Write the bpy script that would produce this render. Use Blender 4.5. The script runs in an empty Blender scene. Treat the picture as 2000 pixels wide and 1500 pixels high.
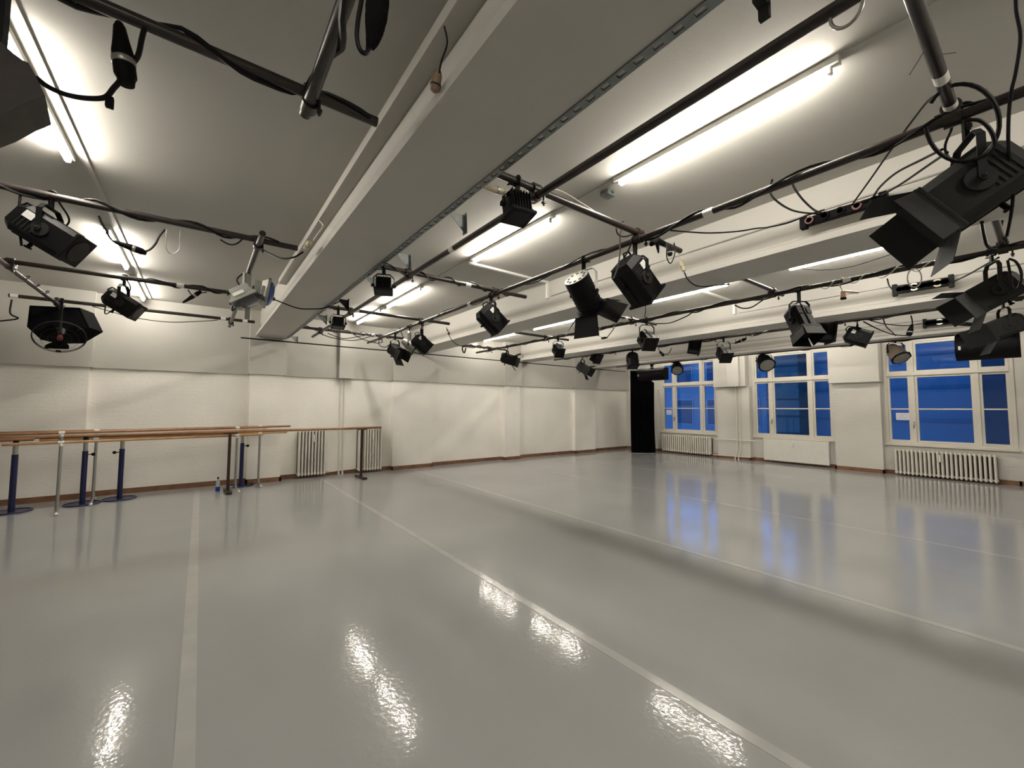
import bpy, bmesh, math, random
from mathutils import Vector, Matrix
random.seed(7)
R = math.radians
SC = bpy.context.scene
COL = SC.collection

# ------------------------------------------------------------------ camera, world, exposure
H = 1.5
CR = Matrix(((0.797115, -0.037618, -0.602654), (-0.603818, -0.044217, -0.795895), (0.003292, 0.998313, -0.057961))).transposed()
ax = CR[0].normalized()                      # image right, in world
az = CR[2].copy()                           # towards the viewer, in world
az = (az - ax * az.dot(ax)).normalized(); ay = az.cross(ax)
FWD = -Vector((az.x, az.y, 0)).normalized(); RGT = Vector((ax.x, ax.y, 0)).normalized()
cam_d = bpy.data.cameras.new('camera'); cam_d.sensor_width = 36; cam_d.lens = 801.0 / 2000 * 36
cam_d.clip_start = 0.05; cam_d.clip_end = 200
cam = bpy.data.objects.new('camera', cam_d); COL.objects.link(cam)
cam.matrix_world = Matrix(((ax.x, ay.x, az.x, 0), (ax.y, ay.y, az.y, 0), (ax.z, ay.z, az.z, H), (0, 0, 0, 1)))
SC.camera = cam
SC.view_settings.view_transform = 'Standard'; SC.view_settings.look = 'None'
SC.view_settings.exposure = 0.0; SC.view_settings.gamma = 1.0; SC.view_settings.use_curve_mapping = False
TUBE = 118.0                                  # strength of the fluorescent tubes
wd = bpy.data.worlds.new('dusk_sky'); SC.world = wd; wd.use_nodes = True
bg = wd.node_tree.nodes['Background']; bg.inputs[0].default_value = (0.10, 0.36, 1.0, 1); bg.inputs[1].default_value = 1.9

def ray(px, py):
    return ax * (px - 1000.0) - ay * (py - 750.0) - az * 801.0
def onx(px, py, x): r = ray(px, py); t = x / r.x; return Vector((x, r.y * t, H + r.z * t))
def ony(px, py, y): r = ray(px, py); t = y / r.y; return Vector((r.x * t, y, H + r.z * t))
def onz(px, py, z): r = ray(px, py); t = (z - H) / r.z; return Vector((r.x * t, r.y * t, z))

# ------------------------------------------------------------------ materials
MATS = {}
def mat(name, col, rough=0.6, metal=0.0, noise=0.06, nscale=8.0, bump=0.0, bscale=60.0, spec=0.5, emit=None, coat=0.0):
    if name in MATS: return MATS[name]
    m = bpy.data.materials.new(name); m.use_nodes = True; nt = m.node_tree; b = nt.nodes['Principled BSDF']
    b.inputs['Roughness'].default_value = rough; b.inputs['Metallic'].default_value = metal
    b.inputs['Specular IOR Level'].default_value = spec; b.inputs['Coat Weight'].default_value = coat
    tc = nt.nodes.new('ShaderNodeTexCoord')
    n = nt.nodes.new('ShaderNodeTexNoise'); n.inputs['Scale'].default_value = nscale; n.inputs['Detail'].default_value = 4
    nt.links.new(tc.outputs['Object'], n.inputs['Vector'])
    r = nt.nodes.new('ShaderNodeValToRGB')
    r.color_ramp.elements[0].position = 0.3; r.color_ramp.elements[1].position = 0.7
    r.color_ramp.elements[0].color = tuple(max(0, c * (1 - noise)) for c in col) + (1,)
    r.color_ramp.elements[1].color = tuple(min(1, c * (1 + noise)) for c in col) + (1,)
    nt.links.new(n.outputs['Fac'], r.inputs['Fac']); nt.links.new(r.outputs['Color'], b.inputs['Base Color'])
    if bump:
        n2 = nt.nodes.new('ShaderNodeTexNoise'); n2.inputs['Scale'].default_value = bscale; n2.inputs['Detail'].default_value = 3
        nt.links.new(tc.outputs['Object'], n2.inputs['Vector'])
        bp = nt.nodes.new('ShaderNodeBump'); bp.inputs['Strength'].default_value = bump; bp.inputs['Distance'].default_value = 0.01
        nt.links.new(n2.outputs['Fac'], bp.inputs['Height']); nt.links.new(bp.outputs['Normal'], b.inputs['Normal'])
    if emit:
        b.inputs['Emission Color'].default_value = tuple(emit[0]) + (1,); b.inputs['Emission Strength'].default_value = emit[1]
    MATS[name] = m; return m

def brick_mat(name, plane, col):
    m = bpy.data.materials.new(name); m.use_nodes = True; nt = m.node_tree; b = nt.nodes['Principled BSDF']
    b.inputs['Roughness'].default_value = 0.55
    tc = nt.nodes.new('ShaderNodeTexCoord'); sp = nt.nodes.new('ShaderNodeSeparateXYZ'); cb = nt.nodes.new('ShaderNodeCombineXYZ')
    nt.links.new(tc.outputs['Object'], sp.inputs[0])
    nt.links.new(sp.outputs[0 if plane == 'x' else 1], cb.inputs[0]); nt.links.new(sp.outputs[2], cb.inputs[1])
    ns = nt.nodes.new('ShaderNodeTexNoise'); ns.inputs['Scale'].default_value = 3.0; ns.inputs['Detail'].default_value = 3
    nt.links.new(cb.outputs[0], ns.inputs['Vector'])
    mx = nt.nodes.new('ShaderNodeVectorMath'); mx.operation = 'SCALE'; mx.inputs['Scale'].default_value = 0.06
    nt.links.new(ns.outputs['Color'], mx.inputs[0])
    ad = nt.nodes.new('ShaderNodeVectorMath'); ad.operation = 'ADD'
    nt.links.new(cb.outputs[0], ad.inputs[0]); nt.links.new(mx.outputs[0], ad.inputs[1])
    br = nt.nodes.new('ShaderNodeTexBrick'); br.inputs['Scale'].default_value = 1.0
    br.inputs['Brick Width'].default_value = 0.25; br.inputs['Row Height'].default_value = 0.075
    br.inputs['Mortar Size'].default_value = 0.006; br.inputs['Mortar Smooth'].default_value = 0.8
    br.inputs['Color1'].default_value = (1, 1, 1, 1); br.inputs['Color2'].default_value = (0.85, 0.85, 0.85, 1); br.inputs['Mortar'].default_value = (0, 0, 0, 1)
    nt.links.new(ad.outputs[0], br.inputs['Vector'])
    n2 = nt.nodes.new('ShaderNodeTexNoise'); n2.inputs['Scale'].default_value = 14; n2.inputs['Detail'].default_value = 6
    sc = nt.nodes.new('ShaderNodeVectorMath'); sc.operation = 'MULTIPLY'; sc.inputs[1].default_value = (1, 3, 1)
    nt.links.new(cb.outputs[0], sc.inputs[0]); nt.links.new(sc.outputs[0], n2.inputs['Vector'])
    mm = nt.nodes.new('ShaderNodeMath'); mm.operation = 'MULTIPLY_ADD'; mm.inputs[1].default_value = 0.26
    nt.links.new(br.outputs['Color'], mm.inputs[0]); nt.links.new(n2.outputs['Fac'], mm.inputs[2])
    bp = nt.nodes.new('ShaderNodeBump'); bp.inputs['Strength'].default_value = 0.28; bp.inputs['Distance'].default_value = 0.012
    nt.links.new(mm.outputs[0], bp.inputs['Height']); nt.links.new(bp.outputs['Normal'], b.inputs['Normal'])
    n3 = nt.nodes.new('ShaderNodeTexNoise'); n3.inputs['Scale'].default_value = 1.3; n3.inputs['Detail'].default_value = 5
    nt.links.new(cb.outputs[0], n3.inputs['Vector'])
    r = nt.nodes.new('ShaderNodeValToRGB'); r.color_ramp.elements[0].position = .3; r.color_ramp.elements[1].position = .7
    r.color_ramp.elements[0].color = tuple(c * .94 for c in col) + (1,); r.color_ramp.elements[1].color = tuple(c * 1.03 for c in col) + (1,)
    nt.links.new(n3.outputs['Fac'], r.inputs['Fac']); nt.links.new(r.outputs['Color'], b.inputs['Base Color'])
    MATS[name] = m; return m

def floor_mat():
    m = bpy.data.materials.new('vinyl_dance_floor'); m.use_nodes = True; nt = m.node_tree; b = nt.nodes['Principled BSDF']
    tc = nt.nodes.new('ShaderNodeTexCoord')
    n = nt.nodes.new('ShaderNodeTexNoise'); n.inputs['Scale'].default_value = 0.7; n.inputs['Detail'].default_value = 6
    nt.links.new(tc.outputs['Object'], n.inputs['Vector'])
    r = nt.nodes.new('ShaderNodeValToRGB'); r.color_ramp.elements[0].position = .3; r.color_ramp.elements[1].position = .7
    r.color_ramp.elements[0].color = (.300, .301, .301, 1); r.color_ramp.elements[1].color = (.330, .331, .331, 1)
    nt.links.new(n.outputs['Fac'], r.inputs['Fac']); nt.links.new(r.outputs['Color'], b.inputs['Base Color'])
    n1 = nt.nodes.new('ShaderNodeTexNoise'); n1.inputs['Scale'].default_value = 2.2; n1.inputs['Detail'].default_value = 6
    nt.links.new(tc.outputs['Object'], n1.inputs['Vector'])
    mr = nt.nodes.new('ShaderNodeMapRange'); mr.inputs['To Min'].default_value = .08; mr.inputs['To Max'].default_value = .14
    nt.links.new(n1.outputs['Fac'], mr.inputs['Value']); nt.links.new(mr.outputs[0], b.inputs['Roughness'])
    b.inputs['Specular IOR Level'].default_value = 0.11; b.inputs['Coat Weight'].default_value = 0.22; b.inputs['Coat Roughness'].default_value = 0.02
    n2 = nt.nodes.new('ShaderNodeTexNoise'); n2.inputs['Scale'].default_value = 38; n2.inputs['Detail'].default_value = 1.2
    nt.links.new(tc.outputs['Object'], n2.inputs['Vector'])
    bp = nt.nodes.new('ShaderNodeBump'); bp.inputs['Strength'].default_value = 0.06; bp.inputs['Distance'].default_value = 0.01
    nt.links.new(n2.outputs['Fac'], bp.inputs['Height']); nt.links.new(bp.outputs['Normal'], b.inputs['Normal']); nt.links.new(bp.outputs['Normal'], b.inputs['Coat Normal'])
    return m

def glass_mat(name, tint=(0.85, 0.92, 1.0)):
    m = bpy.data.materials.new(name); m.use_nodes = True; nt = m.node_tree
    for n in list(nt.nodes): nt.nodes.remove(n)
    o = nt.nodes.new('ShaderNodeOutputMaterial'); mx = nt.nodes.new('ShaderNodeMixShader')
    t = nt.nodes.new('ShaderNodeBsdfTransparent'); t.inputs[0].default_value = tint + (1,)
    g = nt.nodes.new('ShaderNodeBsdfGlossy'); g.inputs['Roughness'].default_value = 0.02
    f = nt.nodes.new('ShaderNodeFresnel'); f.inputs['IOR'].default_value = 1.45
    nt.links.new(f.outputs[0], mx.inputs[0]); nt.links.new(t.outputs[0], mx.inputs[1]); nt.links.new(g.outputs[0], mx.inputs[2])
    nt.links.new(mx.outputs[0], o.inputs[0]); MATS[name] = m; return m

WALLC = (.74, .72, .665)
M_wall = mat('smooth_white_plaster', (.58, .565, .52), .6, noise=.03, nscale=2, bump=.08, bscale=90)
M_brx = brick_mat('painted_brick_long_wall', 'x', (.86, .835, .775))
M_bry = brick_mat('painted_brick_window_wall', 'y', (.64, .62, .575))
M_ceil = mat('white_ceiling_paint', (.47, .46, .425), .75, noise=.02, nscale=1.5, bump=.06, bscale=120)
M_beam = mat('white_beam_paint', (.485, .47, .432), .55, noise=.02, nscale=2, bump=.05, bscale=70)
M_floor = floor_mat()
M_tape = mat('pale_seam_tape', (.39, .39, .378), .16, noise=.05, nscale=5)
M_skirt = mat('brown_wood_skirting', (.17, .085, .045), .45, noise=.3, nscale=6)
M_frame = mat('cream_window_paint', (.66, .63, .56), .4, noise=.02)
M_pane = glass_mat('window_glass')
M_rad = mat('cream_radiator_enamel', (.72, .69, .62), .35, noise=.02)
M_pipe = mat('dark_brown_pipe_paint', (.020, .0135, .012), .34, .0, noise=.3, nscale=14, spec=.45)
M_blk = mat('black_metal', (.0045, .0045, .005), .5, .0, noise=.2, spec=.12)
M_blk2 = mat('black_plastic', (.004, .004, .0045), .62, noise=.1, spec=.1)
M_dgr = mat('dark_grey_metal', (.019, .020, .019), .6, .0, noise=.12, spec=.1)
M_cloth = mat('black_stage_cloth', (.006, .006, .007), .95, noise=.3, spec=.1, bump=.3, bscale=200)
M_cable = mat('black_cable', (.005, .005, .006), .45, noise=.1, spec=.2)
M_wcab = mat('white_cable', (.62, .60, .54), .45, noise=.05)
M_galv = mat('galvanised_steel', (.22, .24, .24), .42, .7, noise=.15, nscale=20)
M_chr = mat('bright_steel', (.62, .62, .60), .25, 1.0, noise=.05)
M_alu = mat('brushed_aluminium', (.36, .35, .33), .38, .8, noise=.08)
M_cast = mat('grey_cast_aluminium', (.26, .26, .235), .45, .5, noise=.1)
M_blue = mat('blue_powder_coat', (.003, .006, .050), .35, noise=.08)
M_wood = mat('pine_rail', (.46, .27, .13), .38, noise=.18, nscale=9)
M_wood2 = mat('brown_wood_rail', (.27, .14, .065), .38, noise=.2, nscale=9)
M_brn = mat('dark_brown_steel', (.035, .017, .012), .4, .0, noise=.12, spec=.3)
M_white = mat('white_plastic', (.78, .77, .72), .4, noise=.02)
M_cream = mat('beige_plug_plastic', (.50, .44, .30), .45, noise=.05)
M_brownplug = mat('brown_rubber_socket', (.22, .15, .10), .5, noise=.1)
M_label = mat('paper_label', (.72, .72, .69), .6, noise=.1, nscale=40)
M_lens = mat('dark_glass_lens', (.006, .006, .007), .25, noise=.1, spec=.12)
M_redhub = mat('red_hub_cap', (.10, .015, .012), .5)
M_gelb = mat('blue_gel_sheet', (.02, .07, .30), .25)
M_clr = glass_mat('clear_plastic', (.8, .85, .9))
M_tube = mat('lit_fluorescent_tube', (1, 1, 1), .5, emit=((1.0, .93, .82), TUBE))
M_tube2 = mat('weaker_fluorescent_tube', (1, 1, 1), .5, emit=((1.0, .93, .82), TUBE * .6))
M_facade = mat('rendered_facade', (.17, .21, .25), .8, noise=.08, nscale=.6)
M_dark = mat('dark_recess', (.02, .02, .022), .8)
M_fglass = mat('facade_glass', (.03, .05, .08), .15)
M_tower = mat('grey_green_cladding', (.07, .09, .08), .8, noise=.1)
M_grnd = mat('courtyard_paving', (.15, .15, .15), .9)

# ------------------------------------------------------------------ mesh helpers
class MB:
    def __init__(s): s.b = bmesh.new()
    def _add(s, geom_verts, T):
        if T is not None: bmesh.ops.transform(s.b, matrix=T, verts=geom_verts)
    def box(s, c, d, T=None, bev=0.0):
        r = bmesh.ops.create_cube(s.b, size=1.0); vs = r['verts']
        bmesh.ops.transform(s.b, matrix=Matrix.Translation(c) @ Matrix.Diagonal((d[0], d[1], d[2], 1)), verts=vs)
        if bev > 0:
            es = list({e for v in vs for e in v.link_edges})
            rr = bmesh.ops.bevel(s.b, geom=es, offset=bev, segments=2, affect='EDGES', profile=.5)
            vs = list({v for f in rr['faces'] for v in f.verts} | {v for v in vs if v.is_valid})
            vs = list({v for f in {f for v in vs for f in v.link_faces} for v in f.verts})
        s._add(vs, T); return s
    def b3(s, x0, x1, y0, y1, z0, z1, bev=0.0):
        return s.box(((x0 + x1) / 2, (y0 + y1) / 2, (z0 + z1) / 2), (abs(x1 - x0), abs(y1 - y0), abs(z1 - z0)), None, bev)
    def cyl(s, a, b, r, r2=None, n=16, T=None, caps=True):
        a = Vector(a); b = Vector(b); d = b - a; L = d.length
        if L < 1e-6: return s
        q = d.to_track_quat('Z', 'Y').to_matrix().to_4x4()
        rr = bmesh.ops.create_cone(s.b, cap_ends=caps, cap_tris=False, segments=n, radius1=r, radius2=r if r2 is None else r2, depth=L)
        bmesh.ops.transform(s.b, matrix=Matrix.Translation((a + b) / 2) @ q, verts=rr['verts']); s._add(rr['verts'], T)
        return s
    def tube(s, pts, r, n=8, closed=False, T=None):
        pts = [Vector(p) for p in pts]; N = len(pts); rings = []; nv = None
        for i, p in enumerate(pts):
            if closed: t = pts[(i + 1) % N] - pts[i - 1]
            else: t = pts[min(i + 1, N - 1)] - pts[max(i - 1, 0)]
            t.normalize()
            if nv is None:
                nv = t.orthogonal().normalized()
            else:
                nv = (nv - t * nv.dot(t));
                nv = nv.normalized() if nv.length > 1e-6 else t.orthogonal().normalized()
            bv = t.cross(nv)
            rings.append([s.b.verts.new(p + (nv * math.cos(2 * math.pi * k / n) + bv * math.sin(2 * math.pi * k / n)) * r) for k in range(n)])
        M = N if closed else N - 1
        for i in range(M):
            A = rings[i]; B = rings[(i + 1) % N]
            for k in range(n):
                try: s.b.faces.new((A[k], A[(k + 1) % n], B[(k + 1) % n], B[k]))
                except ValueError: pass
        if not closed:
            s.b.faces.new(rings[0][::-1]); s.b.faces.new(rings[-1])
        s._add([v for g in rings for v in g], T); return s
    def prism(s, prof, a, b, fn, T=None):
        """extrude closed 2D profile between parameters a and b; fn(u,v,t)->xyz"""
        A = [s.b.verts.new(fn(u, v, a)) for u, v in prof]; B = [s.b.verts.new(fn(u, v, b)) for u, v in prof]; n = len(prof)
        for k in range(n): s.b.faces.new((A[k], A[(k + 1) % n], B[(k + 1) % n], B[k]))
        s.b.faces.new(A[::-1]); s.b.faces.new(B); s._add(A + B, T); return s
    def lathe(s, prof, n=24, T=None):
        """prof: (y, r) along the +Y axis"""
        rings = [[s.b.verts.new((r * math.cos(2 * math.pi * k / n), y, r * math.sin(2 * math.pi * k / n))) for k in range(n)] for y, r in prof]
        for i in range(len(rings) - 1):
            for k in range(n): s.b.faces.new((rings[i][k], rings[i][(k + 1) % n], rings[i + 1][(k + 1) % n], rings[i + 1][k]))
        for g in (rings[0], rings[-1]):
            try: s.b.faces.new(g)
            except ValueError: pass
        s._add([v for g in rings for v in g], T); return s
    def sph(s, c, r, sc=(1, 1, 1), n=12, T=None):
        rr = bmesh.ops.create_uvsphere(s.b, u_segments=n, v_segments=max(6, n // 2 + 2), radius=r)
        bmesh.ops.transform(s.b, matrix=Matrix.Translation(c) @ Matrix.Diagonal((sc[0], sc[1], sc[2], 1)), verts=rr['verts']); s._add(rr['verts'], T); return s
    def quad(s, pts, T=None):
        vs = [s.b.verts.new(p) for p in pts]; s.b.faces.new(vs); s._add(vs, T); return s
    def build(s, name, m, parent=None, smooth=True):
        bmesh.ops.recalc_face_normals(s.b, faces=s.b.faces)
        me = bpy.data.meshes.new(name); s.b.to_mesh(me); s.b.free(); me.materials.append(m)
        if smooth:
            for p in me.polygons: p.use_smooth = True
            try: me.set_sharp_from_angle(angle=R(35))
            except Exception: pass
        o = bpy.data.objects.new(name, me); COL.objects.link(o)
        if parent is not None: o.parent = parent
        return o

def tag(o, label=None, cat=None, group=None, kind=None):
    if label: o['label'] = label
    if cat: o['category'] = cat
    if group: o['group'] = group
    if kind: o['kind'] = kind
    return o
def thing(name, label, cat, loc=(0, 0, 0), rz=0.0, group=None):
    o = bpy.data.objects.new(name, None); COL.objects.link(o); o.location = loc; o.rotation_euler = (0, 0, rz)
    o.empty_display_size = .1
    return tag(o, label, cat, group)
def struct(o): o['kind'] = 'structure'; return o
def smooth_path(pts, k=6):
    pts = [Vector(p) for p in pts]
    if len(pts) < 3: return pts
    P = [pts[0] * 2 - pts[1]] + pts + [pts[-1] * 2 - pts[-2]]; out = []
    for i in range(1, len(P) - 2):
        p0, p1, p2, p3 = P[i - 1:i + 3]
        for j in range(k):
            t = j / k
            out.append(.5 * ((2 * p1) + (p2 - p0) * t + (2 * p0 - 5 * p1 + 4 * p2 - p3) * t * t + (3 * p1 - p0 - 3 * p2 + p3) * t ** 3))
    out.append(pts[-1]); return out
def copy_tree(o, parent=None):
    c = o.copy(); COL.objects.link(c); c.parent = parent
    for ch in [k for k in bpy.data.objects if k.parent == o]: copy_tree(ch, c)
    return c

# ------------------------------------------------------------------ room shell
X0, X1, Y0, Y1, ZC = -4.4, 12.9, -2.2, 9.75, 3.42
struct(MB().b3(X0 - .2, X1 + .3, Y0 - .2, Y1 + .2, -.2, 0).build('floor', M_floor, smooth=False))
struct(MB().b3(X0 - .2, X1 + .3, Y0 - .2, Y1 + .2, ZC, ZC + .2).build('ceiling', M_ceil, smooth=False))
mb = MB(); mb.b3(X0 - .2, X1 + .25, Y1, Y1 + .2, 0, 2.15)
mb.b3(X0, -1.5, Y1 - .11, Y1 + .01, 0, 2.15)
PIL = [(.755, 1.335, .20), (3.70, 4.74, .12), (7.0, 7.56, .17), (9.92, 10.92, .13)]
for a, b, d in PIL: mb.b3(a, b, Y1 - d, Y1 + .01, 0, 2.15)
struct(mb.build('wall_left', M_brx, smooth=False))
mb = MB(); mb.b3(X0 - .2, X1 + .25, Y1 - .04, Y1 + .2, 2.15, ZC)
mb.b3(X0, -1.47, Y1 - .15, Y1, 2.15, ZC)
for a, b, d in PIL: mb.b3(a - .03, b + .04, Y1 - d - .04, Y1, 2.15, ZC)
mb.b3(2.43, 2.74, Y1 - .18, Y1, 2.15, ZC)
struct(mb.build('wall_left_upper', mat('smooth_upper_wall_plaster', (.46, .448, .41), .6, noise=.03, nscale=2, bump=.08, bscale=90), smooth=False))
struct(MB().b3(X0 - .2, X0, Y0 - .2, Y1 + .2, 0, ZC).build('wall_near_left', M_wall, smooth=False))
struct(MB().b3(X0 - .2, X1 + .25, Y0 - .2, Y0, 0, ZC).build('wall_back', M_wall, smooth=False))
# window wall
WINS = [(6.36, 8.32), (3.38, 5.32), (.46, 2.42)]
WZ0, WZ1 = .70, 3.08
mb = MB()
ys = [Y0 - .2, .46, 2.42, 3.38, 5.32, 6.36, 8.32, Y1 + .2]
for i in range(0, len(ys), 2): mb.b3(X1, X1 + .25, ys[i], ys[i + 1], 0, ZC)
for a, b in WINS: mb.b3(X1 + .0, X1 + .25, a, b, 0, WZ0 - .02); mb.b3(X1, X1 + .25, a, b, WZ1, ZC)
mb.b3(X1 - .17, X1 + .01, 2.46, 3.36, 0, 2.14); mb.b3(X1 - .17, X1 + .01, 5.36, 6.30, 0, 2.14)
mb.b3(X1 - .10, X1 + .01, 8.42, Y1, 0, 2.14)
struct(mb.build('wall_right', M_bry, smooth=False))
mb = MB(); mb.b3(X1 - .29, X1 + .01, 2.44, 3.42, 2.14, 3.04, .008); mb.b3(X1 - .13, X1 + .01, 2.44, 3.42, 3.04, ZC)
struct(mb.build('trim_1', M_wall, smooth=False))
mb = MB(); mb.b3(X1 - .25, X1 + .01, 5.42, 6.36, 2.15, 3.08, .008); mb.b3(X1 - .34, X1 - .24, 5.57, 5.92, 2.15, 3.07, .006)
struct(mb.build('trim_2', M_wall, smooth=False))
# skirting
mb = MB(); t = .016; hb = .09
segs = [(X0, -1.5, .11), (-1.5, .755, 0), (1.335, 3.70, 0), (4.74, 7.0, 0), (7.56, 9.92, 0), (10.92, X1, 0)] + [(a, b, d) for a, b, d in PIL]
for a, b, d in segs: mb.b3(a - t, b + t, Y1 - d - t, Y1 - d + .005, 0, hb)
for a, b, d in PIL + [(X0, -1.5, .11)]:
    for x in (a, b): mb.b3(x - t, x + t, Y1 - d - t, Y1, 0, hb)
struct(mb.build('baseboard_left', M_skirt, smooth=False))
mb = MB()
for a, b, d in [(Y0, .46, 0), (.46, 2.46, 0), (2.46, 3.36, .17), (3.36, 5.36, 0), (5.36, 6.3, .17), (6.3, 8.42, 0), (8.42, Y1, .10)]:
    mb.b3(X1 - d - t, X1 - d + .004, a - t, b + t, 0, hb)
    if d:
        for y in (a, b): mb.b3(X1 - d - t, X1, y - t, y + t, 0, hb)
struct(mb.build('baseboard_right', M_skirt, smooth=False))

# beams
def beam_prof(a, w):
    L = [(a, 2.90), (a, 2.955), (a + .012, 2.968), (a + .10, 2.978), (a + .165, 3.00), (a + .172, 3.04), (a + .155, 3.072), (a + .125, 3.09), (a + .10, 3.11), (a + .08, 3.14), (a + .07, 3.18), (a + .07, ZC)]
    return L + [(a + w - (u - a), v) for u, v in reversed(L)]
BEAMS = [(-3.08, .56), (.815, .55), (4.08, .57), (7.48, .56), (10.84, .56)]
for i, (a, w) in enumerate(BEAMS):
    mb = MB().prism(beam_prof(a, w), Y0, Y1 - (.24 if i == 1 else .04), lambda u, v, t: (u, t, v))
    if i == 1:
        mb.b3(.79, .90, 1.0, 6.4, 3.20, 3.27, .003)
    struct(mb.build('trim_%d' % (i + 3), M_beam))

# seam tapes on the floor
for k, (x, w, lab) in enumerate([(0.0, .075, 'wide pale tape seam on the floor, the near vertical one left of centre'),
                     (2.06, .065, 'pale tape seam on the floor running diagonally from the brown barre foot'),
                     (4.15, .06, 'pale tape seam on the floor, first one right of the boldest diagonal seam'),
                     (6.62, .05, 'faint tape seam crossing the reflections of the windows on the floor'),
                     (8.85, .05, 'faintest tape seam on the floor, the one nearest the radiators under the windows')]):
    tag(MB().b3(x - w / 2, x + w / 2, Y0 + .02, 9.35, 0.0, .0015).build('floor_tape', M_tape, smooth=False), lab, 'tape', 'tape seams on the dance floor')

# ------------------------------------------------------------------ windows
for n, (a, b) in enumerate(WINS):
    w = bpy.data.objects.new('window_%d' % (n + 1), None); COL.objects.link(w); w.location = (X1, (a + b) / 2, 0); struct(w)
    xf0, xf1 = -.02, .09; L = b - a; hy = L / 2
    # vertical members seen left to right are high y to low y
    m1 = hy - .49; m2 = -hy + .50
    mb = MB()
    mb.b3(xf0, xf1, -hy, -hy + .06, WZ0, WZ1); mb.b3(xf0, xf1, hy - .06, hy, WZ0, WZ1)
    mb.b3(xf0, xf1, -hy + .06, hy - .06, WZ0, WZ0 + .05); mb.b3(xf0, xf1, -hy + .06, hy - .06, WZ1 - .05, WZ1)
    mb.b3(xf0 - .015, xf1, -hy + .06, hy - .06, 2.265, 2.335)
    for m in (m1, m2): mb.b3(xf0, xf1, m - .035, m + .035, WZ0 + .05, 2.265); mb.b3(xf0, xf1, m - .035, m + .035, 2.335, WZ1 - .05)
    mb.build('window_frame', M_frame, w, smooth=False)
    cells = [(hy - .06, m1 + .035), (m1 - .035, m2 + .035), (m2 - .035, -hy + .06)]
    for ci, (yh, yl) in enumerate(cells):
        for zi, (z0, z1) in enumerate(((WZ0 + .05, 2.265), (2.335, WZ1 - .05))):
            mb = MB(); s = .045
            mb.b3(.0, .06, yl + .002, yl + s, z0, z1); mb.b3(.0, .06, yh - s, yh - .002, z0, z1)
            mb.b3(.0, .06, yl + s, yh - s, z0 + .002, z0 + s); mb.b3(.0, .06, yl + s, yh - s, z1 - s, z1 - .002)
            if zi == 0: mb.b3(.005, .055, yl + s, yh - s, 1.488, 1.518)
            sh = mb.build('sash', M_frame, w, smooth=False)
            MB().b3(.03, .034, yl + s, yh - s, z0 + s, z1 - s).build('pane', M_pane, sh, smooth=False)
    hd = MB(); hd.b3(-.035, -.02, m1 - .012, m1 + .012, 1.12, 1.22, .003); hd.cyl((-.03, m1, 1.17), (-.06, m1, 1.17), .008); hd.b3(-.07, -.055, m1 - .01, m1 + .01, 1.06, 1.18, .004)
    hd.build('window_handle', M_chr, w)
    sl = MB(); sl.b3(-.06, .09, -hy - .02, hy + .02, WZ0 - .035, WZ0 - .002, .004); sl.build('window_sill', M_frame, w, smooth=False)
    MB().b3(-.026, -.016, m1 - .28, m1 - .18, 2.285, 2.30).b3(-.026, -.016, m2 + .06, m2 + .16, 2.285, 2.30).build('latch', M_blk2, w, smooth=False)

for (y, z, w, hgt, lab) in [(8.06, 1.36, .20, .16, 'white paper note taped to the lower left pane of the window by the black curtain'),
                       (2.12, 1.33, .235, .165, 'white paper note taped to the lower left pane of the rightmost window')]:
    t_ = thing('paper_note', lab, 'note', (X1 + .028, y, z), 0, 'paper notes on the window panes')
    MB().b3(-.001, .001, -w / 2, w / 2, -hgt / 2, hgt / 2).build('sheet', mat('note_paper', (.75, .74, .82), .7), t_, smooth=False)
    for zz, l, o in ((.04, .80, 0), (.018, .14, 0), (-.018, .66, .1), (-.038, .55, .12)):
        x0_ = -w / 2 * l + o * w * .3; x1_ = w / 2 * l; N = 60
        MB().tube([(-.0022, -(x0_ + (x1_ - x0_) * q / N), zz + random.uniform(-.004, .004)) for q in range(N + 1)], .0011, 4).build('text_line', mat('note_ink', (.12, .12, .2), .6), t_)

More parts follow.
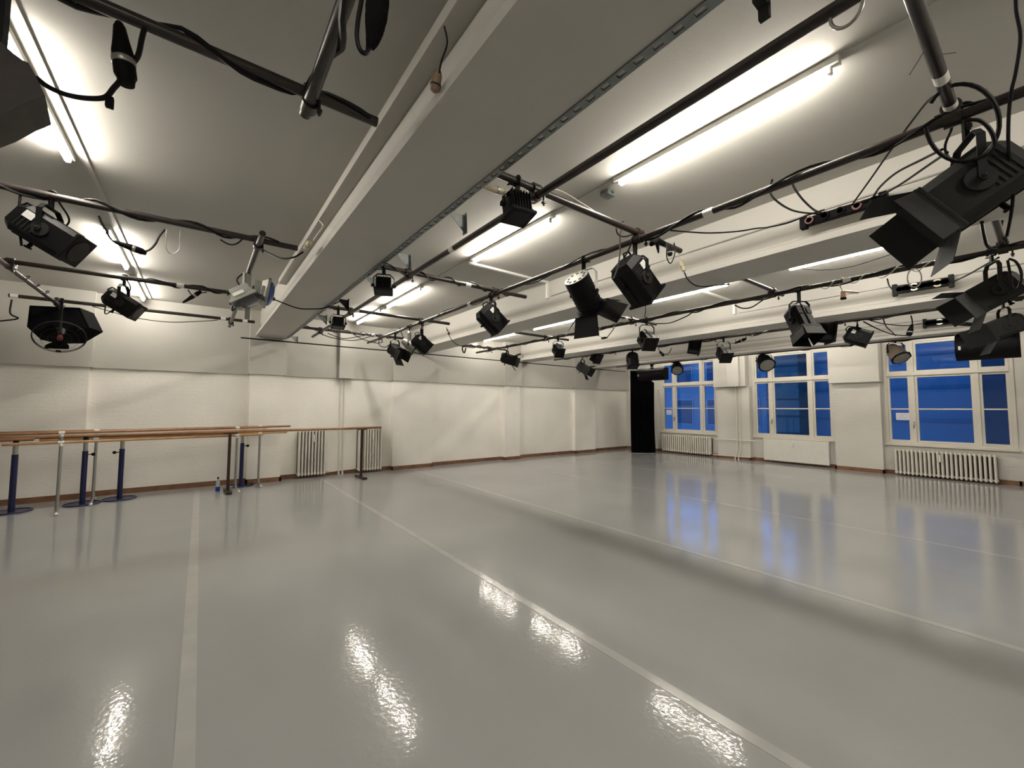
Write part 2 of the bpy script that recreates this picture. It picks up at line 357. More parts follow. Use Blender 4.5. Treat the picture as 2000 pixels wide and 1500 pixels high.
# ------------------------------------------------------------------ fluorescent lamps
def lamp_proto():
    t = thing('fluorescent_lamp', 'lamp', 'ceiling lamp', (0, 0, ZC), 0)
    b = MB().b3(-.030, .030, -.76, .76, -.040, -.001, .004).build('batten', M_white, t, smooth=False)
    MB().cyl((0, -.70, -.064), (0, .70, -.064), .0190, n=16).build('tube', M_tube, t)
    for s in (-1, 1):
        MB().b3(-.014, .014, s * .70 - .012 + (.012 * s), s * .70 + .012 + (.012 * s), -.080, -.039, .003).build('tube_holder', M_white, t, smooth=False)
    return t
LP = lamp_proto(); first = True
LAMPS = [
 (-.87, 3.71, 'lit tube in the left bay, half hidden by the black cabinet at the left edge'),
 (-.87, 6.76, 'lit tube in the left bay with a black connector hanging across it'),
 (-.87, 8.80, 'lit tube in the left bay nearest the long brick wall'),
 (2.70, 1.38, 'largest lit tube, right of the big beam beside the small grey box'),
 (2.70, 3.66, 'lit tube right of the big beam with a white conduit leaving its far end'),
 (2.70, 6.68, 'lit tube right of the big beam just before the round junction box'),
 (2.70, 8.52, 'lit tube right of the big beam nearest the brick wall'),
 (6.19, 1.34, 'long thin lit tube behind the second beam, left of the huge flapped spotlight'),
 (6.23, 3.58, 'thin lit tube behind the second beam above a white conduit'),
 (6.23, 6.66, 'thin lit tube behind the second beam, partly covered by the open spotlight flaps'),
 (6.23, 8.80, 'short looking lit tube behind the second beam nearest the brick wall'),
 (8.66, 1.20, 'lit tube in the third bay nearest the camera'),
 (8.66, 3.40, 'lit tube in the third bay, second from the camera'),
 (8.66, 8.20, 'lit tube in the third bay nearest the brick wall'),
 (11.60, 1.20, 'lit tube along the windows nearest the camera'),
 (11.60, 3.60, 'lit tube along the windows before the middle window'),
 (11.60, 5.55, 'lit tube along the windows between the two left windows'),
 (11.60, 7.90, 'lit tube along the windows nearest the black curtain'),
 (-.87, -.6, 'lit tube in the left bay behind the camera'), (2.70, -1.2, 'lit tube right of the big beam behind the camera'), (6.1, -1.2, 'lit tube in the second bay behind the camera'),
]
for x, y, lab in LAMPS:
    o = LP if first else copy_tree(LP)
    first = False; o.location = (x, y, ZC)
    tag(o, lab, 'ceiling lamp', 'fluorescent tubes on the ceiling')
    if x == 11.60:
        for ch in bpy.data.objects:
            if ch.parent == o and ch.name.startswith('tube') and 'holder' not in ch.name:
                ch.data = ch.data.copy(); ch.data.materials[0] = M_tube2
# conduits, junction boxes
def cable(name, pts, r, m, label, cat='cable', group=None, k=6, n=8):
    return tag(MB().tube(smooth_path(pts, k), r, n).build(name, m), label, cat, group)
for (y0, y1), lab in zip([(-2.1, .60), (2.15, 2.9), (4.43, 5.9), (7.45, 7.57)], ['nearest piece', 'between the nearest and second tube', 'between the second and third tube', 'beside the round junction box']):
    tag(MB().b3(2.685, 2.705, y0, y1, ZC - .010, ZC).build('cable_trunking', M_beam, smooth=False), 'thin white ceiling trunking right of the big beam, ' + lab, 'trunking', 'white ceiling trunking')
tag(MB().b3(-.80, -.77, -2.1, 9.6, ZC - .010, ZC).build('cable_trunking', M_beam, smooth=False), 'long white ceiling trunking beside the tubes of the left bay', 'trunking', 'white ceiling trunking')
tag(MB().b3(2.735, 4.14, 4.55, 4.59, ZC - .03, ZC).b3(4.11, 4.15, 4.55, 4.59, 3.16, ZC - .03).build('cable_trunking', M_white, smooth=False), 'white conduit crossing the ceiling and turning down the second beam', 'trunking', 'white ceiling trunking')
tag(MB().b3(6.12, 7.54, 3.35, 3.39, ZC - .03, ZC).b3(7.50, 7.55, 3.35, 3.39, 3.18, ZC - .03).build('cable_trunking', M_white, smooth=False), 'white conduit from the second bay tubes to the third beam', 'trunking', 'white ceiling trunking')
tag(MB().cyl((4.148, -2.1, 3.185), (4.148, 4.5, 3.185), .008).build('conduit_line', M_alu), 'thin grey cable line clipped along the side of the second beam', 'cable')
tag(MB().cyl((7.548, -2.1, 3.19), (7.548, 3.3, 3.19), .008).build('conduit_line', M_alu), 'thin grey cable line clipped along the side of the third beam', 'cable')
tag(MB().cyl((10.908, -2.1, 3.19), (10.908, 6.0, 3.19), .008).build('conduit_line', M_alu), 'thin grey cable line clipped along the side of the beam nearest the windows', 'cable')
jb = onz(1187, 374, ZC)
tag(MB().b3(jb.x - .05, jb.x + .05, jb.y - .045, jb.y + .045, ZC - .05, ZC, .008).cyl((jb.x, jb.y - .045, ZC - .025), (jb.x, jb.y - .07, ZC - .025), .014).build('junction_box', M_galv), 'small grey junction box on the ceiling by the end of the nearest tube', 'junction box')
tag(MB().cyl((2.70, 7.62, ZC - .05), (2.70, 7.62, ZC), .045, n=20).build('junction_box', M_alu), 'round grey junction box between the two farthest tubes right of the beam', 'junction box')

# neighbours outside
b1 = thing('neighbour_building', 'dusk blue rendered apartment house across the courtyard with rows of windows', 'building', (26, 14, -6))
MB().b3(0, 5, -6.3, 14, 0, 10.95).build('wall', M_facade, b1, smooth=False)
for r_ in range(5):
    for c in range(7):
        y = -3.6 + c * 2.05; z = 1.3 + r_ * 2.6
        if z + 1.6 > 10.8: continue
        f = MB().b3(-.05, .02, y - .06, y + 1.06, z - .06, z + 1.6).build('window', mat('facade_window_frame', (.30, .31, .32), .6), b1, smooth=False)
        mm = MB().b3(-.07, -.04, y, y + .49, z, z + 1.12).b3(-.07, -.04, y + .51, y + 1.0, z, z + 1.12).b3(-.07, -.04, y, y + 1.0, z + 1.16, z + 1.54)
        mm.build('pane', M_fglass, f, smooth=False)
b2 = thing('service_tower', 'dark grey green stair tower seen through the middle window', 'tower', (20.9, 7.5, -6))
MB().b3(0, 1.5, -.75, .55, 0, 10.0).build('shaft', M_tower, b2, smooth=False)
mb = MB()
for k in range(14): mb.b3(-.02, .0, -.75, .55, .4 + k * .75, .44 + k * .75)
mb.build('cladding_joint', M_dark, b2, smooth=False)
b3_ = thing('side_building', 'plain dusk blue wing close to the rightmost window with faint level bands', 'building', (22.5, 3, -6))
MB().b3(0, 6, -5.5, 4.6, 0, 24).build('wall', M_facade, b3_, smooth=False)
mb = MB()
for k in range(14): mb.b3(-.04, .0, -5.5, 4.6, .5 + k * 1.3, .62 + k * 1.3)
mb.build('string_course', mat('band_render', (.13, .16, .20), .8), b3_, smooth=False)
b4 = thing('dark_wing', 'dark unlit wing seen through the right casement of the rightmost window', 'building', (18.0, -.6, -6))
MB().b3(0, 3, -5, 1.95, 0, 24).build('wall', mat('dark_brown_render', (.045, .035, .04), .8), b4, smooth=False)
struct(MB().b3(13.4, 60, -40, 60, -6.2, -6).build('trim_ground_outside', M_grnd, smooth=False))

# ------------------------------------------------------------------ radiators
def column_radiator(n, pitch, z0, z1, depth, label, loc, rz, valve):
    """columns along local +X, standing off the wall (wall at local y = +depth/2 + .05)"""
    t = thing('radiator', label, 'radiator', loc, rz, 'radiators along the walls')
    for i in range(n):
        mb = MB(); x = (i - (n - 1) / 2) * pitch; r = pitch * .29
        for y in (-depth / 2 + r, 0, depth / 2 - r): mb.tube([(x, y, z0 + .03), (x, y, z1 - .03)], r, 10)
        mb.b3(x - r * .55, x + r * .55, -depth / 2 + r, depth / 2 - r, z0 + .03, z1 - .03)
        mb.sph((x, -depth / 2 + r, z1 - .03), r * 1.05, (1, 1, 1.3), 10); mb.sph((x, -depth / 2 + r, z0 + .03), r * 1.15, (1, 1, 1.5), 10)
        mb.box((x, 0, z1 - .04), (pitch * .99, depth * .5, .035), None, .008); mb.box((x, 0, z0 + .04), (pitch * .99, depth * .5, .035), None, .008)
        mb.build('column', M_rad, t)
    MB().b3(-n * pitch / 2 + .01, n * pitch / 2 - .01, depth / 2 + .035, depth / 2 + .049, z0 + .06, z1 - .06).build('gap_shade_panel', mat('gap_shade_brown', (.10, .065, .04), .8), t, smooth=False)  # dark sheet added behind the columns; its colour stands in for shade in the gaps
    if valve:
        vx, vz = valve
        MB().box((vx, -depth / 2 - .015, vz), (.03, .03, .13), None, .006).cyl((vx, -depth / 2 - .015, vz + .065), (vx, -depth / 2 - .015, vz + .10), .012).build('heat_meter', M_white, t)
    for sx in (-1, 1): MB().b3(sx * n * pitch * .33 - .01, sx * n * pitch * .33 + .01, depth / 2 - .02, depth / 2 + .049, z1 - .10, z1 - .07).build('wall_bracket', M_rad, t, smooth=False)
    return t
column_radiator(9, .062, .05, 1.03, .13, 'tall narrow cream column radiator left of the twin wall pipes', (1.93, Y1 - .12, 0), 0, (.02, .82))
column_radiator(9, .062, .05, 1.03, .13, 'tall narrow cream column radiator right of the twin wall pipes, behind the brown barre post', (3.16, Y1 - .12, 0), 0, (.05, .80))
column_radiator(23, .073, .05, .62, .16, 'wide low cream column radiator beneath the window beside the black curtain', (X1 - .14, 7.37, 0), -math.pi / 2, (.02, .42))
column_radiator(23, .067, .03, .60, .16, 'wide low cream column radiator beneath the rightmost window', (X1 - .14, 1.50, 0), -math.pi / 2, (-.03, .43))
t = thing('radiator', 'flat ribbed white panel radiator beneath the middle window', 'radiator', (X1 - .10, 4.27, 0), -math.pi / 2, 'radiators along the walls')
mb = MB(); mb.b3(-.76, .76, -.035, .035, .06, .65, .006)
for k in range(38): mb.b3(-.74 + k * .0395, -.72 + k * .0395, -.042, -.034, .08, .63)
mb.build('panel', M_white, t, smooth=False)
mb = MB(); mb.b3(-.765, .765, -.038, .045, .65, .662)
mb.build('top_grille', M_rad, t, smooth=False)
MB().box((-.02, -.05, .50), (.028, .02, .10), None, .005).build('heat_meter', M_rad, t)
for sx in (-.45, .45): MB().b3(sx - .01, sx + .01, .035, .098, .3, .34).build('wall_bracket', M_rad, t)

def pipes(name, lab, lines, r=.013, m=None):
    mb = MB()
    for l in lines: mb.tube(smooth_path(l, 4) if len(l) > 2 else l, r, 10)
    return tag(mb.build(name, m or M_rad), lab, 'heating pipe')
t = thing('heating_pipes', 'twin cream vertical heating pipes between the two tall radiators', 'heating pipe', (2.54, Y1 - .04, 0))
for dx in (-.035, .045):
    MB().cyl((dx, 0, 0), (dx, 0, 2.15), .014).cyl((dx, 0, 0), (dx, 0, .06), .022).build('riser', M_rad, t)
MB().tube([(-.38, .0, .07), (-.035, 0, .09), (.33, 0, .10)], .011).build('branch_pipe', M_rad, t)
MB().tube([(-.38, .0, .98), (.045, 0, .99), (.33, 0, 1.0)], .010).build('branch_pipe', M_rad, t)
t = thing('heating_pipes', 'twin white vertical heating pipes on the pier between the two left windows', 'heating pipe', (X1 - .20, 5.67, 0))
for dy in (-.05, .05):
    MB().tube(smooth_path([(0, dy, 2.15), (0, dy, .6), (0, dy, .28), (-.04, dy + .03, .15), (-.05, dy + .05, 0)], 4), .015, 10).build('riser', M_rad, t)
MB().tube([(0, .72, .56), (0, -.05, .565), (0, -.62, .57)], .012).build('branch_pipe', M_rad, t)
MB().tube([(.02, .78, .07), (0, -.05, .085), (.0, -.32, .09)], .012).build('branch_pipe', M_rad, t)

# ------------------------------------------------------------------ the pipe grid under the ceiling
ZA, ZB, PR = 2.95, 2.90, .0242
def clampmb(mb, x, y, z, horiz='x'):
    """swivel scaffold clamp where two pipes cross"""
    mb.cyl((x - .03, y, ZA), (x + .03, y, ZA), .038, n=14).cyl((x, y - .03, ZB), (x, y + .03, ZB), .038, n=14)
    mb.box((x + .02, y + .045, (ZA + ZB) / 2), (.03, .03, .05)).cyl((x + .03, y - .05, ZB), (x + .03, y - .05, ZB - .07), .007).box((x + .03, y - .05, ZB - .05), (.022, .022, .014))
def pipe(name, a, b, r, lab, clamps=(), bands=(), group='pipes of the lighting grid', m=None):
    t = thing('grid_pipe', lab, 'pipe', a, 0, group); A = Vector(a); d = Vector(b) - A; u = d.normalized()
    MB().cyl((0, 0, 0), d, r, n=20).build('tube_section', m or M_pipe, t)
    for s in bands:
        MB().cyl(u * s - u * .035, u * s + u * .035, r + .0018, n=20).build('tape_band', M_white, t)
    for (cx, cy) in clamps:
        mm = MB(); clampmb(mm, cx, cy, 0); bmesh.ops.translate(mm.b, verts=mm.b.verts, vec=-A); mm.build('pipe_clamp', M_pipe, t)
    return t
ROW = [2.02, 4.12, 6.27, 8.20]
XP = {'p1': 1.72, 'p2': 2.84, 'p3': 5.56, 'p4': 8.17, 'p5': 11.25}
pipe('a', (-1.0, ROW[0], ZA), (.66, ROW[0], ZA), PR, 'thick dark pipe crossing the top left corner and ending at the big beam', [(.35, ROW[0])], [])
pipe('a', (-2.2, ROW[1], ZA), (.65, ROW[1], ZA), PR, 'dark pipe left of the beam that carries the big black profile spotlight', [(.345, ROW[1])], [])
pipe('a', (-2.4, ROW[2], ZA), (.74, ROW[2], ZA), PR, 'dark pipe left of the beam carrying the small profile spotlight', [(.345, ROW[2]), (-1.58, ROW[2])], [2.15])
pipe('a', (-2.06, ROW[3], ZA), (.68, ROW[3], ZA), PR, 'farthest dark pipe left of the beam, white tape bands, above the fan', [(.345, ROW[3]), (-1.62, ROW[3])], [.05, .95, 2.3, 2.6])
pipe('b', (1.34, ROW[0], ZA), (3.47, ROW[0], ZA), PR, 'dark pipe right of the beam carrying the nearest floodlight', [(XP['p1'], ROW[0]), (XP['p2'], ROW[0])], [])
pipe('b', (1.36, ROW[1], ZA), (3.34, ROW[1], ZA), PR, 'second dark cross pipe right of the beam, above the middle floodlight', [(XP['p1'], ROW[1]), (XP['p2'], ROW[1])], [1.1])
pipe('b', (1.36, ROW[2], ZA), (3.38, ROW[2], ZA), PR, 'third dark cross pipe right of the beam, above the farthest floodlight', [(XP['p1'], ROW[2]), (XP['p2'], ROW[2])], [.45])
pipe('b', (1.36, ROW[3], ZA), (3.36, ROW[3], ZA), PR, 'cross pipe right of the beam nearest the brick wall, tangled in cables', [(XP['p1'], ROW[3]), (XP['p2'], ROW[3])], [1.35])
pipe('c', (4.70, 2.03, ZA), (5.86, 2.03, ZA), PR, 'short dark pipe from the second beam to the pipe above the fresnel with scroller', [(XP['p3'], 2.03)], [])
pipe('c', (4.70, 4.10, ZA), (6.22, 4.10, ZA), PR, 'dark pipe from the second beam behind the open flaps of the white yoked spotlight', [(XP['p3'], 4.10)], [.7])
pipe('c', (4.70, 6.20, ZA), (6.20, 6.20, ZA), PR, 'dark pipe from the second beam ending over a hanging spotlight mid room', [(XP['p3'], 6.20)], [])
pipe('c', (4.40, 8.25, ZA), (6.05, 8.25, ZA), PR, 'dark pipe under the second beam near the brick wall, wrapped in cable', [(XP['p3'], 8.25)], [])
for y, l in ((2.02, 'nearest the camera'), (4.1, 'middle one'), (6.6, 'nearest the brick wall')):
    pipe('d', (8.02, y, ZA), (8.45, y, ZA), PR, 'short dark stub pipe clamped over the fourth long pipe, ' + l, [(XP['p4'], y)], [])
pipe('r', (-.4, .236, ZA), (2.93, .236, ZA), PR, 'thick brown pipe at the upper right edge, ending at the huge flapped spotlight', [(XP['p2'], .236)], [2.92, 3.2])
pipe('r', (4.72, .21, ZA), (5.62, .21, ZA), PR, 'short brown pipe end sticking up at the right edge over the second flapped spotlight', [(XP['p3'], .21)], [])
pipe('r', (7.9, .21, ZA), (8.4, .21, ZA), PR, 'short dark pipe end at the right edge above the third flapped spotlight', [(XP['p4'], .21)], [])
pipe('p', (XP['p1'], -1.6, ZB), (XP['p1'], 8.85, ZB), PR, 'long straight black pipe running parallel to the big beam, nearest it', [], [4.75], )
pipe('p', (XP['p2'], -1.6, ZB), (XP['p2'], 8.95, ZB), PR, 'long brown pipe carrying the large profile and the white yoked can spotlight', [], [3.03, 6.3])
pipe('p', (XP['p3'], -1.6, ZB), (XP['p3'], 8.85, ZB), PR, 'long brown pipe with white cord spiralled around it, under the second bay', [], [2.9])
pipe('p', (XP['p4'], -1.6, ZB), (XP['p4'], 8.75, ZB), PR, 'long dark pipe under the third beam with small floodlights on it', [], [])
pipe('p', (XP['p5'], -1.6, ZB), (XP['p5'], 8.95, ZB), PR, 'long dark pipe nearest the windows with the round spotlights and loudspeakers', [], [])
pipe('k', (.345, -1.6, ZB), (.345, 2.10, ZB), .027, 'thick black pipe coming down from the top edge left of the beam', [], [])
pipe('k', (.345, 3.80, ZB), (.345, 8.62, ZB), .024, 'dark pipe left of the beam carrying the twin silver floodlights', [], [])
pipe('l', (-1.55, 2.0, ZB), (-1.625, 8.75, ZB), .024, 'brown pipe at the left edge leading down to the fan', [], [])
# black curtain rod by the long wall
t = thing('curtain_rod', 'long thin black rod running along the brick wall below the beams', 'rod', (.56, 9.36, 2.825))
MB().cyl((0, 0, 0), (11.7, 0, 0), .013).build('rod_tube', M_blk, t)
mb = MB()
for x in (.3, 3.3, 6.9, 10.3): mb.cyl((x, 0, 0), (x, .0, .10), .004)
mb.build('rod_hanger', M_wcab, t)

# galvanised slotted rail and its brackets on the big beam
mb = MB(); xr0, xr1 = 1.325, 1.372
mb.b3(xr0, xr0 + .012, -1.5, 9.3, 2.892, 2.8995).b3(xr1 - .012, xr1, -1.5, 9.3, 2.892, 2.8995).b3(xr1, xr1 + .003, -1.5, 9.3, 2.892, 2.93)
y = -1.5
while y < 9.2: mb.b3(xr0 + .012, xr1 - .012, y, y + .045, 2.892, 2.8995); y += .085
tag(mb.build('slotted_rail', M_galv, smooth=False), 'galvanised slotted rail along the lower right edge of the big beam', 'rail')
def bracket(px, py, lab, m=None):
    p = onx(px, py, 1.47)
    t = thing('rail_bracket', lab, 'bracket', (1.372, p.y, 2.895), 0, 'brackets under the slotted rail')
    MB().prism([(0, .004), (.115, .004), (.115, -.12), (.10, -.12), (0, -.028)], -.002, .002, lambda u, v, t: (u, t, v)).build('gusset', m or M_galv, t, smooth=False)
    mb = MB().b3(.112, .117, -.028, .028, -.135, .02)
    mb.cyl((.117, 0, -.02), (.123, 0, -.02), .007, n=8).cyl((.117, 0, -.09), (.123, 0, -.09), .007, n=8)
    mb.build('slot_plate', m or M_galv, t, smooth=False)
for px, py, lab in [(905, 400, 'galvanised bracket under the rail, nearest the cream plug'), (798, 485, 'galvanised bracket under the rail, second along'),
                    (735, 540, 'galvanised bracket under the rail just above the middle floodlight'), (636, 612, 'galvanised bracket under the rail beside the farthest floodlight'),
                    (580, 652, 'galvanised bracket under the rail nearest the brick wall')]: bracket(px, py, lab)
bracket(678, 580, 'black plastic wrapped bracket under the rail, the only black one', M_blk2)

# ------------------------------------------------------------------ stage lights
def aim(th):
    d = RGT * math.cos(R(th)) + FWD * math.sin(R(th)); return math.atan2(d.y, d.x) - math.pi / 2
def hangmb(y, drop, W, ym, t, top=.05, hook=True, yr=.012):
    """hook clamp on the pipe and the U yoke"""
    mb = MB()
    mb.tube([(0, .034 * math.cos(a), .034 * math.sin(a)) for a in [R(q) for q in range(-60, 241, 20)]], .009, 6)
    mb.b3(-.018, .018, -.008, .008, -top - .005, -.026).cyl((.012, 0, -.03), (.055, 0, -.03), .005).box((.06, 0, -.03), (.012, .03, .008))
    mb.build('hook_clamp', M_blk, t)
def yoke(t, drop, W, top, m, r=.0085, flat=True):
    zt = -top; zb = -drop; w = W / 2 + .012
    pts = [(-w, zb), (-w, zt - .04), (-w + .04, zt), (w - .04, zt), (w, zt - .04), (w, zb)]
    mb = MB()
    for (a, b), (c, d) in zip(pts[:-1], pts[1:]):
        dx, dz = c - a, d - b; L = math.hypot(dx, dz)
        T = Matrix.Translation(((a + c) / 2, 0, (b + d) / 2)) @ Matrix.Rotation(-math.atan2(dz, dx), 4, 'Y')
        mb.box((0, 0, 0), (L + .006, .030, .006), T)
    mb.build('yoke', m, t)
    for s in (-1, 1): MB().cyl((s * (w - .012), 0, zb), (s * (w + .016), 0, zb), .018, n=16).sph((s * (w + .014), 0, zb), .010).build('pivot_bolt', M_dgr, t)
def barn(t, T, L, w, h, sz, opens, m):
    """four barn door flaps hinged round the front frame; opens = angle of each flap from straight ahead"""
    MB().box((0, L + .006, 0), (w, .014, h), T).build('colour_frame', m, t, smooth=False)
    for i, (ang, wide) in enumerate(opens):
        hx, hz = (0, h / 2) if i == 0 else (0, -h / 2) if i == 1 else (w / 2, 0) if i == 2 else (-w / 2, 0)
        span = w if i < 2 else h; a = R(ang)
        e0 = span / 2 * .95; e1 = span / 2 * (wide)
        if i < 2:
            s = 1 if i == 0 else -1
            p = [(-e0, L + .013, hz), (e0, L + .013, hz), (e1, L + .013 + sz * math.cos(a), hz + s * sz * math.sin(a)), (-e1, L + .013 + sz * math.cos(a), hz + s * sz * math.sin(a))]
            n = Vector((0, -math.sin(a), s * math.cos(a)))
        else:
            s = 1 if i == 2 else -1
            p = [(hx, L + .013, -e0), (hx, L + .013, e0), (hx + s * sz * math.sin(a), L + .013 + sz * math.cos(a), e1), (hx + s * sz * math.sin(a), L + .013 + sz * math.cos(a), -e1)]
            n = Vector((s * math.cos(a), -math.sin(a), 0))
        mb = MB(); A = [mb.b.verts.new(Vector(q)) for q in p]; B = [mb.b.verts.new(Vector(q) + n * .0025) for q in p]
        for k in range(4): mb.b.faces.new((A[k], A[(k + 1) % 4], B[(k + 1) % 4], B[k]))
        mb.b.faces.new(A[::-1]); mb.b.faces.new(B)
        d = Vector(p[1]) - Vector(p[0])
        mb.cyl(Vector(p[0]) + d * .1, Vector(p[0]) + d * .3, .005, n=8).cyl(Vector(p[0]) + d * .7, Vector(p[0]) + d * .9, .005, n=8)
        bmesh.ops.transform(mb.b, matrix=T, verts=mb.b.verts); mb.build('barn_door', m, t, smooth=False)
def spot(kind, hook, th, tilt, lab, L=.38, W=.25, drop=.30, top=.09, ym=None, bm=None, sticker=True, doors=None, cablelen=True, cat='spotlight', group='stage lights on the grid', tail=None, handle=True, back=False):
    t = thing({'pc': 'profile_spotlight', 'fresnel': 'fresnel_spotlight', 'par': 'par_spotlight', 'flood': 'floodlight'}[kind], lab, cat, hook, aim(th), group)
    bm = bm or M_blk; ym = ym or M_blk
    hangmb(0, drop, W, ym, t, top); yoke(t, drop, W, top, ym)
    T = Matrix.Translation((0, 0, -drop)) @ Matrix.Rotation(-R(tilt), 4, 'X')
    h = L / 2; w2 = W / 2
    if kind in ('pc', 'fresnel'):
        c = w2 * .34; hh = w2 * 1.05
        prof = [(-w2 + c, hh), (w2 - c, hh), (w2, hh - c), (w2, -hh + c), (w2 - c, -hh), (-w2 + c, -hh), (-w2, -hh + c), (-w2, hh - c)]
        mb = MB(); fn = lambda u, v, q: (u, q, v)
        mb.prism(prof, -h * .72, h * .9, fn, T)
        # tapered tail
        A = [(u, -h * .72, v) for u, v in prof]; B = [(u * .72, -h, v * .72) for u, v in prof]
        va = [mb.b.verts.new(T @ Vector(p)) for p in A]; vb = [mb.b.verts.new(T @ Vector(p)) for p in B]
        for k in range(8): mb.b.faces.new((va[k], va[(k + 1) % 8], vb[(k + 1) % 8], vb[k]))
        mb.b.faces.new(vb)
        mb.box((0, h * .94, 0), (W * 1.03, h * .12, hh * 2.03), T, .004)
        mb.build('housing', bm, t, smooth=False)
        mb = MB()
        for s in (-1, 1):
            for k in range(5): mb.box((s * (w2 + .002), -h * .62 + k * h * .13, 0), (.004, h * .045, hh * 1.1), T)
            mb.box((s * w2 * .5, -h * .3, hh + .003), (w2 * .5, h * .5, .006), T)
        mb.box((0, 0, hh + .004), (.012, L * .8, .008), T); mb.box((0, 0, -hh - .004), (.012, L * .8, .008), T)
        mb.build('cooling_fin', M_dgr if bm is M_blk else bm, t, smooth=False)
        for s in (-1, 1):
            mb = MB()
            mb.tube([T @ Vector((s * (w2 + .006), h * .05 + w2 * .42 * math.cos(a), w2 * .42 * math.sin(a))) for a in [R(q) for q in range(0, 360, 20)]], .005, 6, True)
            mb.cyl((s * w2, h * .05, 0), (s * (w2 + .012), h * .05, 0), w2 * .44, n=24, T=T)
            mb.build('tilt_disc', M_dgr, t)
        MB().cyl((0, h * .985, 0), (0, h * 1.0 + .003, 0), w2 * .80, n=28, T=T).build('lens', M_lens, t)
        mb = MB().cyl((0, -h * .15, -hh), (0, -h * .15, -hh - .035), .012, T=T).box((0, -h * .15, -hh - .04), (.05, .022, .014), T, .004)
        mb.build('focus_knob', M_blk2, t)
        if handle:
            hp = [(-w2 * .5, -h * .96, hh * .2), (-w2 * .5, -h * 1.22, hh * .5), (-w2 * .5, -h * 1.12, hh * .95), (-w2 * .5, -h * .72, hh * .98)]
            MB().tube([T @ Vector((x + w2 * .5, y, z)) for x, y, z in hp], .008, 6).build('carry_handle', M_blk2, t)
        if sticker:
            MB().b3(w2 + .004, w2 + .0065, -h * .62, -h * .30, hh * .15, hh * .62).build('label_sticker', M_label, t, smooth=False).matrix_local = T
    elif kind == 'par':
        mb = MB().lathe([(-h, .02), (-h * .98, w2 * .45), (-h * .8, w2 * .62), (-h * .35, w2 * .80), (-h * .1, w2 * .96), (h * .8, w2 * .96), (h * .8, w2 * 1.06), (h * .92, w2 * 1.06), (h * .92, w2 * .9), (h * .6, w2 * .86)], 24, T)
        if back:
            mb.b.free(); mb = MB().lathe([(-h, w2 * .96), (h * .8, w2 * .96), (h * .8, w2 * 1.06), (h * .92, w2 * 1.06), (h * .92, w2 * .9), (h * .6, w2 * .86)], 28, T)
            MB().cyl((0, -h * 1.005, 0), (0, -h * 1.03, 0), w2 * .93, n=28, T=T).build('back_plate', M_cast, t)
            for k in range(10):
                aa = R(36 * k); MB().cyl((w2 * .66 * math.cos(aa), -h * 1.02, w2 * .66 * math.sin(aa)), (w2 * .66 * math.cos(aa), -h * 1.045, w2 * .66 * math.sin(aa)), w2 * .12, n=10, T=T).build('vent_hole', M_dark, t)
        mb.build('can', bm, t)
        mb = MB()
        for k in (.0, .25, .5): mb.lathe([(h * k, w2 * .965), (h * k + .006, w2 * .985), (h * k + .012, w2 * .965)], 24, T)
        mb.build('rib', bm, t)
        mb = MB()
        mb.prism([(w2 * 1.2 * math.cos(R(22.5 + 45 * k)), w2 * 1.2 * math.sin(R(22.5 + 45 * k))) for k in range(8)], h * .9, h * .98, lambda u, v, q: (u, q, v), T)
        mb.build('colour_frame', M_blk, t, smooth=False)
        MB().cyl((0, h * .985, 0), (0, h * 1.01, 0), w2 * .93, n=28, T=T).build('lens', M_cast, t)
    elif kind == 'flood':
        mb = MB().box((0, -.012, 0), (W * .82, L * .72, W * .72), T, .004)
        mb.box((0, h * .72, 0), (W * .96, .012, W * .86), T, .002).box((0, h * .84, 0), (W * 1.04, .02, W * .96), T, .003)
        mb.build('housing', bm, t, smooth=False)
        mb = MB()
        for k in range(7): mb.box((-W * .36 + k * W * .12, -h * .2, 0), (.007, L * .80, W * .80), T)
        for k in range(5): mb.box((0, -h * .78, -W * .3 + k * W * .15), (W * .8, .03, .006), T)
        mb.build('cooling_fin', bm, t, smooth=False)
        MB().box((0, h * .95, 0), (W * .80, .006, W * .72), T).build('front_glass', M_lens if bm is M_blk else M_clr, t, smooth=False)
    if doors: barn(t, T, h, W * 1.04, W * 1.08, doors[0], doors[1], M_dgr if bm is not M_blk else M_blk)
    if tail:
        a = T @ Vector((0, -h * .98, 0))
        MB().tube(smooth_path([a, a + Vector((tail[0] * .5, -.05, -tail[1])), a + Vector((tail[0], .02, -tail[1] * .4)), Vector((tail[0] * 1.0 + .02, 0, -.10)), Vector((tail[0] * .5 + .04, 0, .0))], 6), .006, 8).build('power_cord', M_cable, t)
    return t
def hk(px, py, key):
    if key in XP: p = onx(px, py, XP[key]); return (XP[key], p.y, ZB)
    p = ony(px, py, ROW[key]); return (p.x, ROW[key], ZA)
WIDE = [(38, 1.05), (38, 1.05), (42, 1.0), (42, 1.0)]
spot('pc', hk(100, 400, 1), 22, 33, 'large black profile spotlight left of the beam, hanging from the nearer of the left pipes', L=.37, W=.20, drop=.27, tail=(-.22, .10))
spot('pc', hk(243, 548, 2), 22, 34, 'smaller black profile spotlight left of the beam with a bright paper sticker', L=.33, W=.185, drop=.30, tail=(-.16, .20))
spot('flood', hk(1010, 355, 0), -60, 78, 'nearest black box floodlight right of the beam, beaming straight down beside a cream plug', L=.16, W=.175, drop=.17, top=.08, cat='floodlight')
spot('flood', hk(750, 524, 1), -75, 80, 'middle black box floodlight right of the beam, with a white spot', L=.15, W=.18, drop=.20, top=.08, cat='floodlight')
spot('flood', hk(661, 600, 2), -60, 80, 'farthest black box floodlight right of the beam, near the long wall', L=.15, W=.18, drop=.22, top=.10, cat='floodlight')
